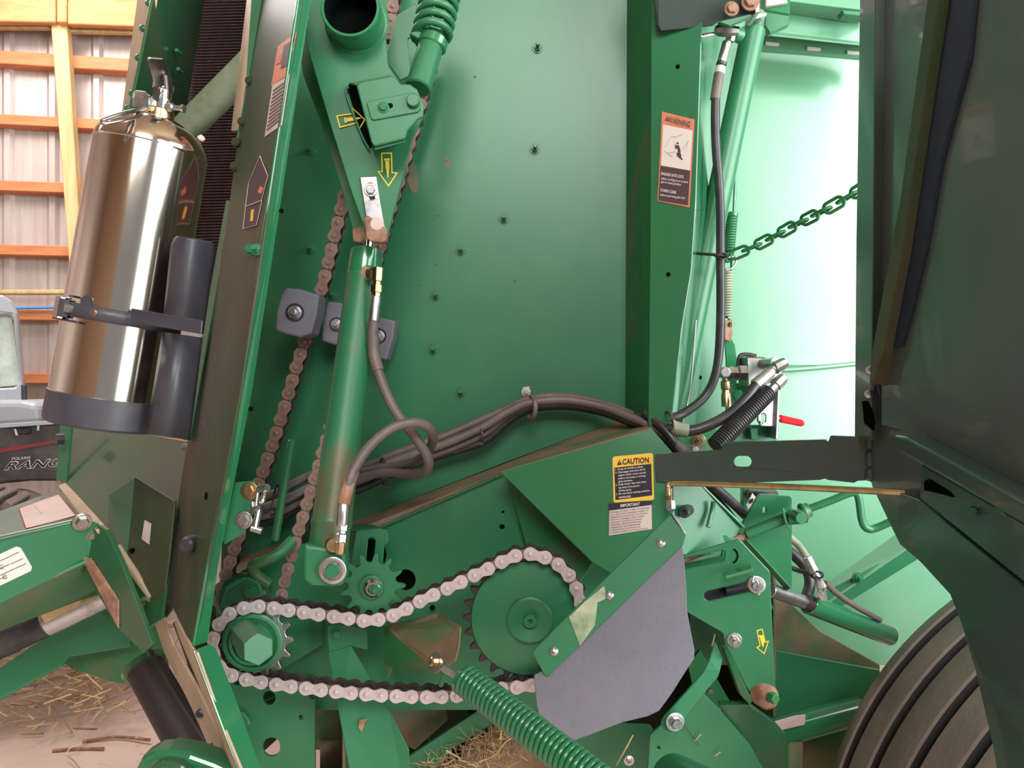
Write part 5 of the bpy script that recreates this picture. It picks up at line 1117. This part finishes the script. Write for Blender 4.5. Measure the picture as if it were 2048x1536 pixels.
# lower right linkage
v = thing('bent_link', 'pale green bent strap link fixed by a silver bolt below the black flap', 'link', P(1350, 1440, 1.2))
lk = [(1432, 1290, 1.33), (1446, 1318, 1.30), (1438, 1345, 1.25), (1420, 1370, 1.22), (1370, 1436, 1.20), (1345, 1462, 1.20), (1330, 1455, 1.20), (1328, 1435, 1.20), (1400, 1350, 1.22), (1418, 1325, 1.25)]
quad3('upper_bend', [(1431, 1283, 1.34), (1446, 1318, 1.31), (1440, 1345, 1.25), (1408, 1345, 1.235), (1420, 1320, 1.27)], .004, 'green', v)
plate('strap', [(1408, 1343), (1440, 1343), (1436, 1355), (1418, 1376), (1376, 1430), (1362, 1458), (1344, 1466), (1328, 1460), (1322, 1446), (1326, 1436), (1380, 1375)], 1.225, .005, 'green', v)
lathe('washer', P(1349, 1442, 1.215), Vector((.15, -1, 0)), [(0, .0150), (.003, .0150)], 'zinc', v, 32)
bolt('bolt', 1351, 1443, 1.213, .0085, 'zinc', v, head=1.3)
v = thing('lower_right_plate', 'green lower plate with straight scribed seams under the bent link', 'plate', P(1400, 1500, 1.3))
plate('plate', [(1300, 1470), (1322, 1450), (1405, 1385), (1440, 1420), (1500, 1490), (1540, 1560), (1560, 1620), (1290, 1620)], 1.32, .006, 'green', v, holes=[circ(1317, 1496, 3.5, n=10)])
plate('cross_member', [(1376, 1330), (1400, 1300), (1470, 1420), (1520, 1500), (1500, 1560), (1400, 1440)], 1.56, .01, 'green_dirty', v)
plate('channel_edge', [(1448, 1300), (1456, 1296), (1480, 1350), (1505, 1400), (1500, 1412), (1480, 1390)], 1.36, .02, 'green_dirty', v)
plate('curved_guard', [(1440, 1410), (1500, 1410), (1555, 1450), (1573, 1470), (1578, 1500), (1575, 1620), (1530, 1620), (1500, 1540)], 1.36, .02, 'green_mirror', v)
bolt('bolt', 1258, 1521, 1.30, .006, 'zinc', v, stud=.008)
tube('seam_line', [(1368, 1446, 1.315), (1402, 1490, 1.315)], .001, 'green_dusty', v, 6, 0)
for a, b in (((1390, 1482), (1402, 1468)), ((1430, 1512), (1441, 1504))): tube('chaff', [(*a, 1.312), (*b, 1.312)], .001, 'straw', v, 6, 0)
lathe('small_bolt', P(1418, 1380, 1.40), Vector((0, -1, 0)), [(0, .005), (.01, .005)], 'zinc', v, 10); lathe('small_bolt', P(1448, 1414, 1.40), Vector((-.4, -1, 0)), [(0, .007), (.012, .007), (.014, .004)], 'steel', v, 10)
v = thing('round_boss', 'rust stained round boss with a square shank at the foot of the latch plate', 'boss', P(1538, 1392, 1.26))
lathe('boss_body', P(1528, 1390, 1.275), Vector((.35, -1, 0)), [(-.01, .020), (.012, .020), (.018, .016), (.020, .013)], 'rust', v, 28)
lathe('shank', P(1540, 1393, 1.25), Vector((.5, -1, 0)), [(0, .009), (.012, .009), (.014, .007)], 'green_dirty', v, 6)
v = thing('axle_tube', 'green axle tube end at the bottom edge right of the black flap', 'tube', P(1400, 1530, 1.15))
rod('tube_body', (1345, 1560, 1.20), (1500, 1640, 1.00), .040, 'green', v, 40)
v = thing('axle_beam', 'green axle tube disappearing behind the tyre', 'axle', P(1600, 1460, 1.6))
rod('beam', (1535, 1470, 1.55), (1720, 1420, 1.62), .030, 'green_gloss', v, 32)
plate('rust_scale', [(1545, 1445), (1590, 1432), (1612, 1430), (1610, 1450), (1560, 1462)], 1.525, .004, 'label_pink', v)
rod('lower_leg', (1585, 1480, 1.55), (1580, 1640, 1.52), .02, 'green_dusty', v)

# ---------------------------------------------------------------- baler wheel
WC = Vector((1.15, 1.15, .55)); WR = .615
v = thing('baler_wheel', 'wide ribbed baler tyre showing its grooved tread behind the open shield', 'wheel', WC)
y0, y1 = .80, 1.44; prof = [(0, WR * .55), (.01, WR * .80), (.03, WR * .92)]
Wd = y1 - y0; gr = [.13, .27, .41, .55, .69, .82]; g = .010
prof.append((.05, WR * .965))
prof2 = list(prof); TY = Vector((WC.x, y0, WC.z)); YA = Vector((0, 1, 0)); mb = MB(); start = prof2
for q in gr:
    yy = q * Wd; cr = WR * (1 - .035 * (2 * q - 1) ** 2)
    start += [(yy - g - .004, cr), (yy - g, cr - .003)]
    lathe_to(mb, TY, YA, start, 'tyre', 128, closed=False)
    lathe_to(mb, TY, YA, [(yy - g, cr - .003), (yy - g * .7, cr - .024), (yy + g * .7, cr - .024), (yy + g, cr - .003)], 'tyre_groove', 128, closed=False)
    start = [(yy + g, cr - .003), (yy + g + .004, cr)]
start += [(Wd - .06, WR * .965), (Wd - .03, WR * .93), (Wd - .005, WR * .85), (Wd, WR * .55)]
lathe_to(mb, TY, YA, start, 'tyre', 128, closed=False); mb.build('tyre', v)
lathe('rim', Vector((WC.x, y0 + .05, WC.z)), Vector((0, 1, 0)), [(0, WR * .2), (.02, WR * .5), (.03, WR * .58), (Wd - .1, WR * .58), (Wd - .08, WR * .2)], 'yellow', v, 48)

# ---------------------------------------------------------------- open shield, right edge
SH = Plane((1722, 0, 1.16), (2048, 0, .72), (1722, 800, 1.16))
v = thing('open_shield', 'big dark green side shield swung open toward the viewer along the right edge', 'shield', SH.at(1850, 1536))
plate('panel', [(1724, -160), (2400, -160), (2400, 1760), (2030, 1760), (1996, 1560), (1985, 1490), (1950, 1340), (1905, 1190), (1870, 1150), (1800, 1090), (1786, 1062), (1745, 975), (1716, 880), (1716, 600)], SH, .004, 'shield_inner', v, off=-.01)
plate('outer_flange', [(1722, -160), (1752, -160), (1741, 880), (1709, 880), (1712, 500)], SH, .022, 'green_shield', v, off=.004)
def stp(nm, pts, off, m='green_shield', t=.004, **k): return plate(nm, pts, SH, t, m, v, off=off, **k)
stp('edge_rail', [(1876, -160), (1900, -160), (1800, 520), (1766, 700), (1744, 770), (1738, 770), (1746, 690), (1800, 400)], .020, 'green_olive', .02)
stp('inner_panel', [(1906, -160), (2400, -160), (2400, 1130), (2048, 985), (1800, 860), (1762, 850), (1764, 705)], .002, 'shield_inner', .006)
stp('foam_strip', [(1904, -160), (1962, -160), (1934, 120), (1878, 330), (1848, 500), (1815, 640), (1800, 690), (1762, 708)], .008, 'foam', .006)
stp('stiffener', [(1786, 868), (1810, 872), (2400, 1200), (2400, 1232), (2048, 1052), (1790, 900)], .030, 'green_shield', .03, bevel=.006, seg=3)
stp('lower_rail', [(1842, 925), (2400, 1245), (2400, 1330), (2048, 1168), (1838, 998)], .016, 'green_shield', .02, bevel=.003)
stp('lower_skirt', [(1800, 985), (1838, 1000), (2048, 1172), (2400, 1340), (2400, 1760), (2060, 1760), (1990, 1420), (1900, 1190), (1790, 1070)], .004, 'green_shield', .008)
stp('rail_slot', [(1848, 962), (1858, 958), (1900, 984), (1908, 995), (1870, 985), (1848, 980)], .017, 'dark_gap', .001, bevel=0)
stp('oval_opening', [(1724, 802), (1732, 802), (1744, 822), (1748, 845), (1746, 862), (1728, 846)], .006, 'dark_gap', .002, bevel=0)
for y in (740, 788):
    lathe('rivet', SH.at(1740 - (y - 740) * .05, y, .01), Vector((-.3, -1, 0)), [(0, .006), (.004, .006), (.006, .003)], 'zinc', v, 14)
tube('wire_clip', [(1755, 740, 1.09), (1742, 800, 1.10)], .003, 'plastic_black', v, 8, 0); tube('wire_clip', [(1752, 752, 1.09), (1762, 790, 1.08)], .0025, 'plastic_black', v, 8, 0)
for x, y in ((1846, 922), (1945, 1022), (2003, 1015)): lathe('small_rivet', SH.at(x, y, .02), Vector((-.5, -1, 0)), [(0, .005), (.002, .004)], 'green', v, 12)
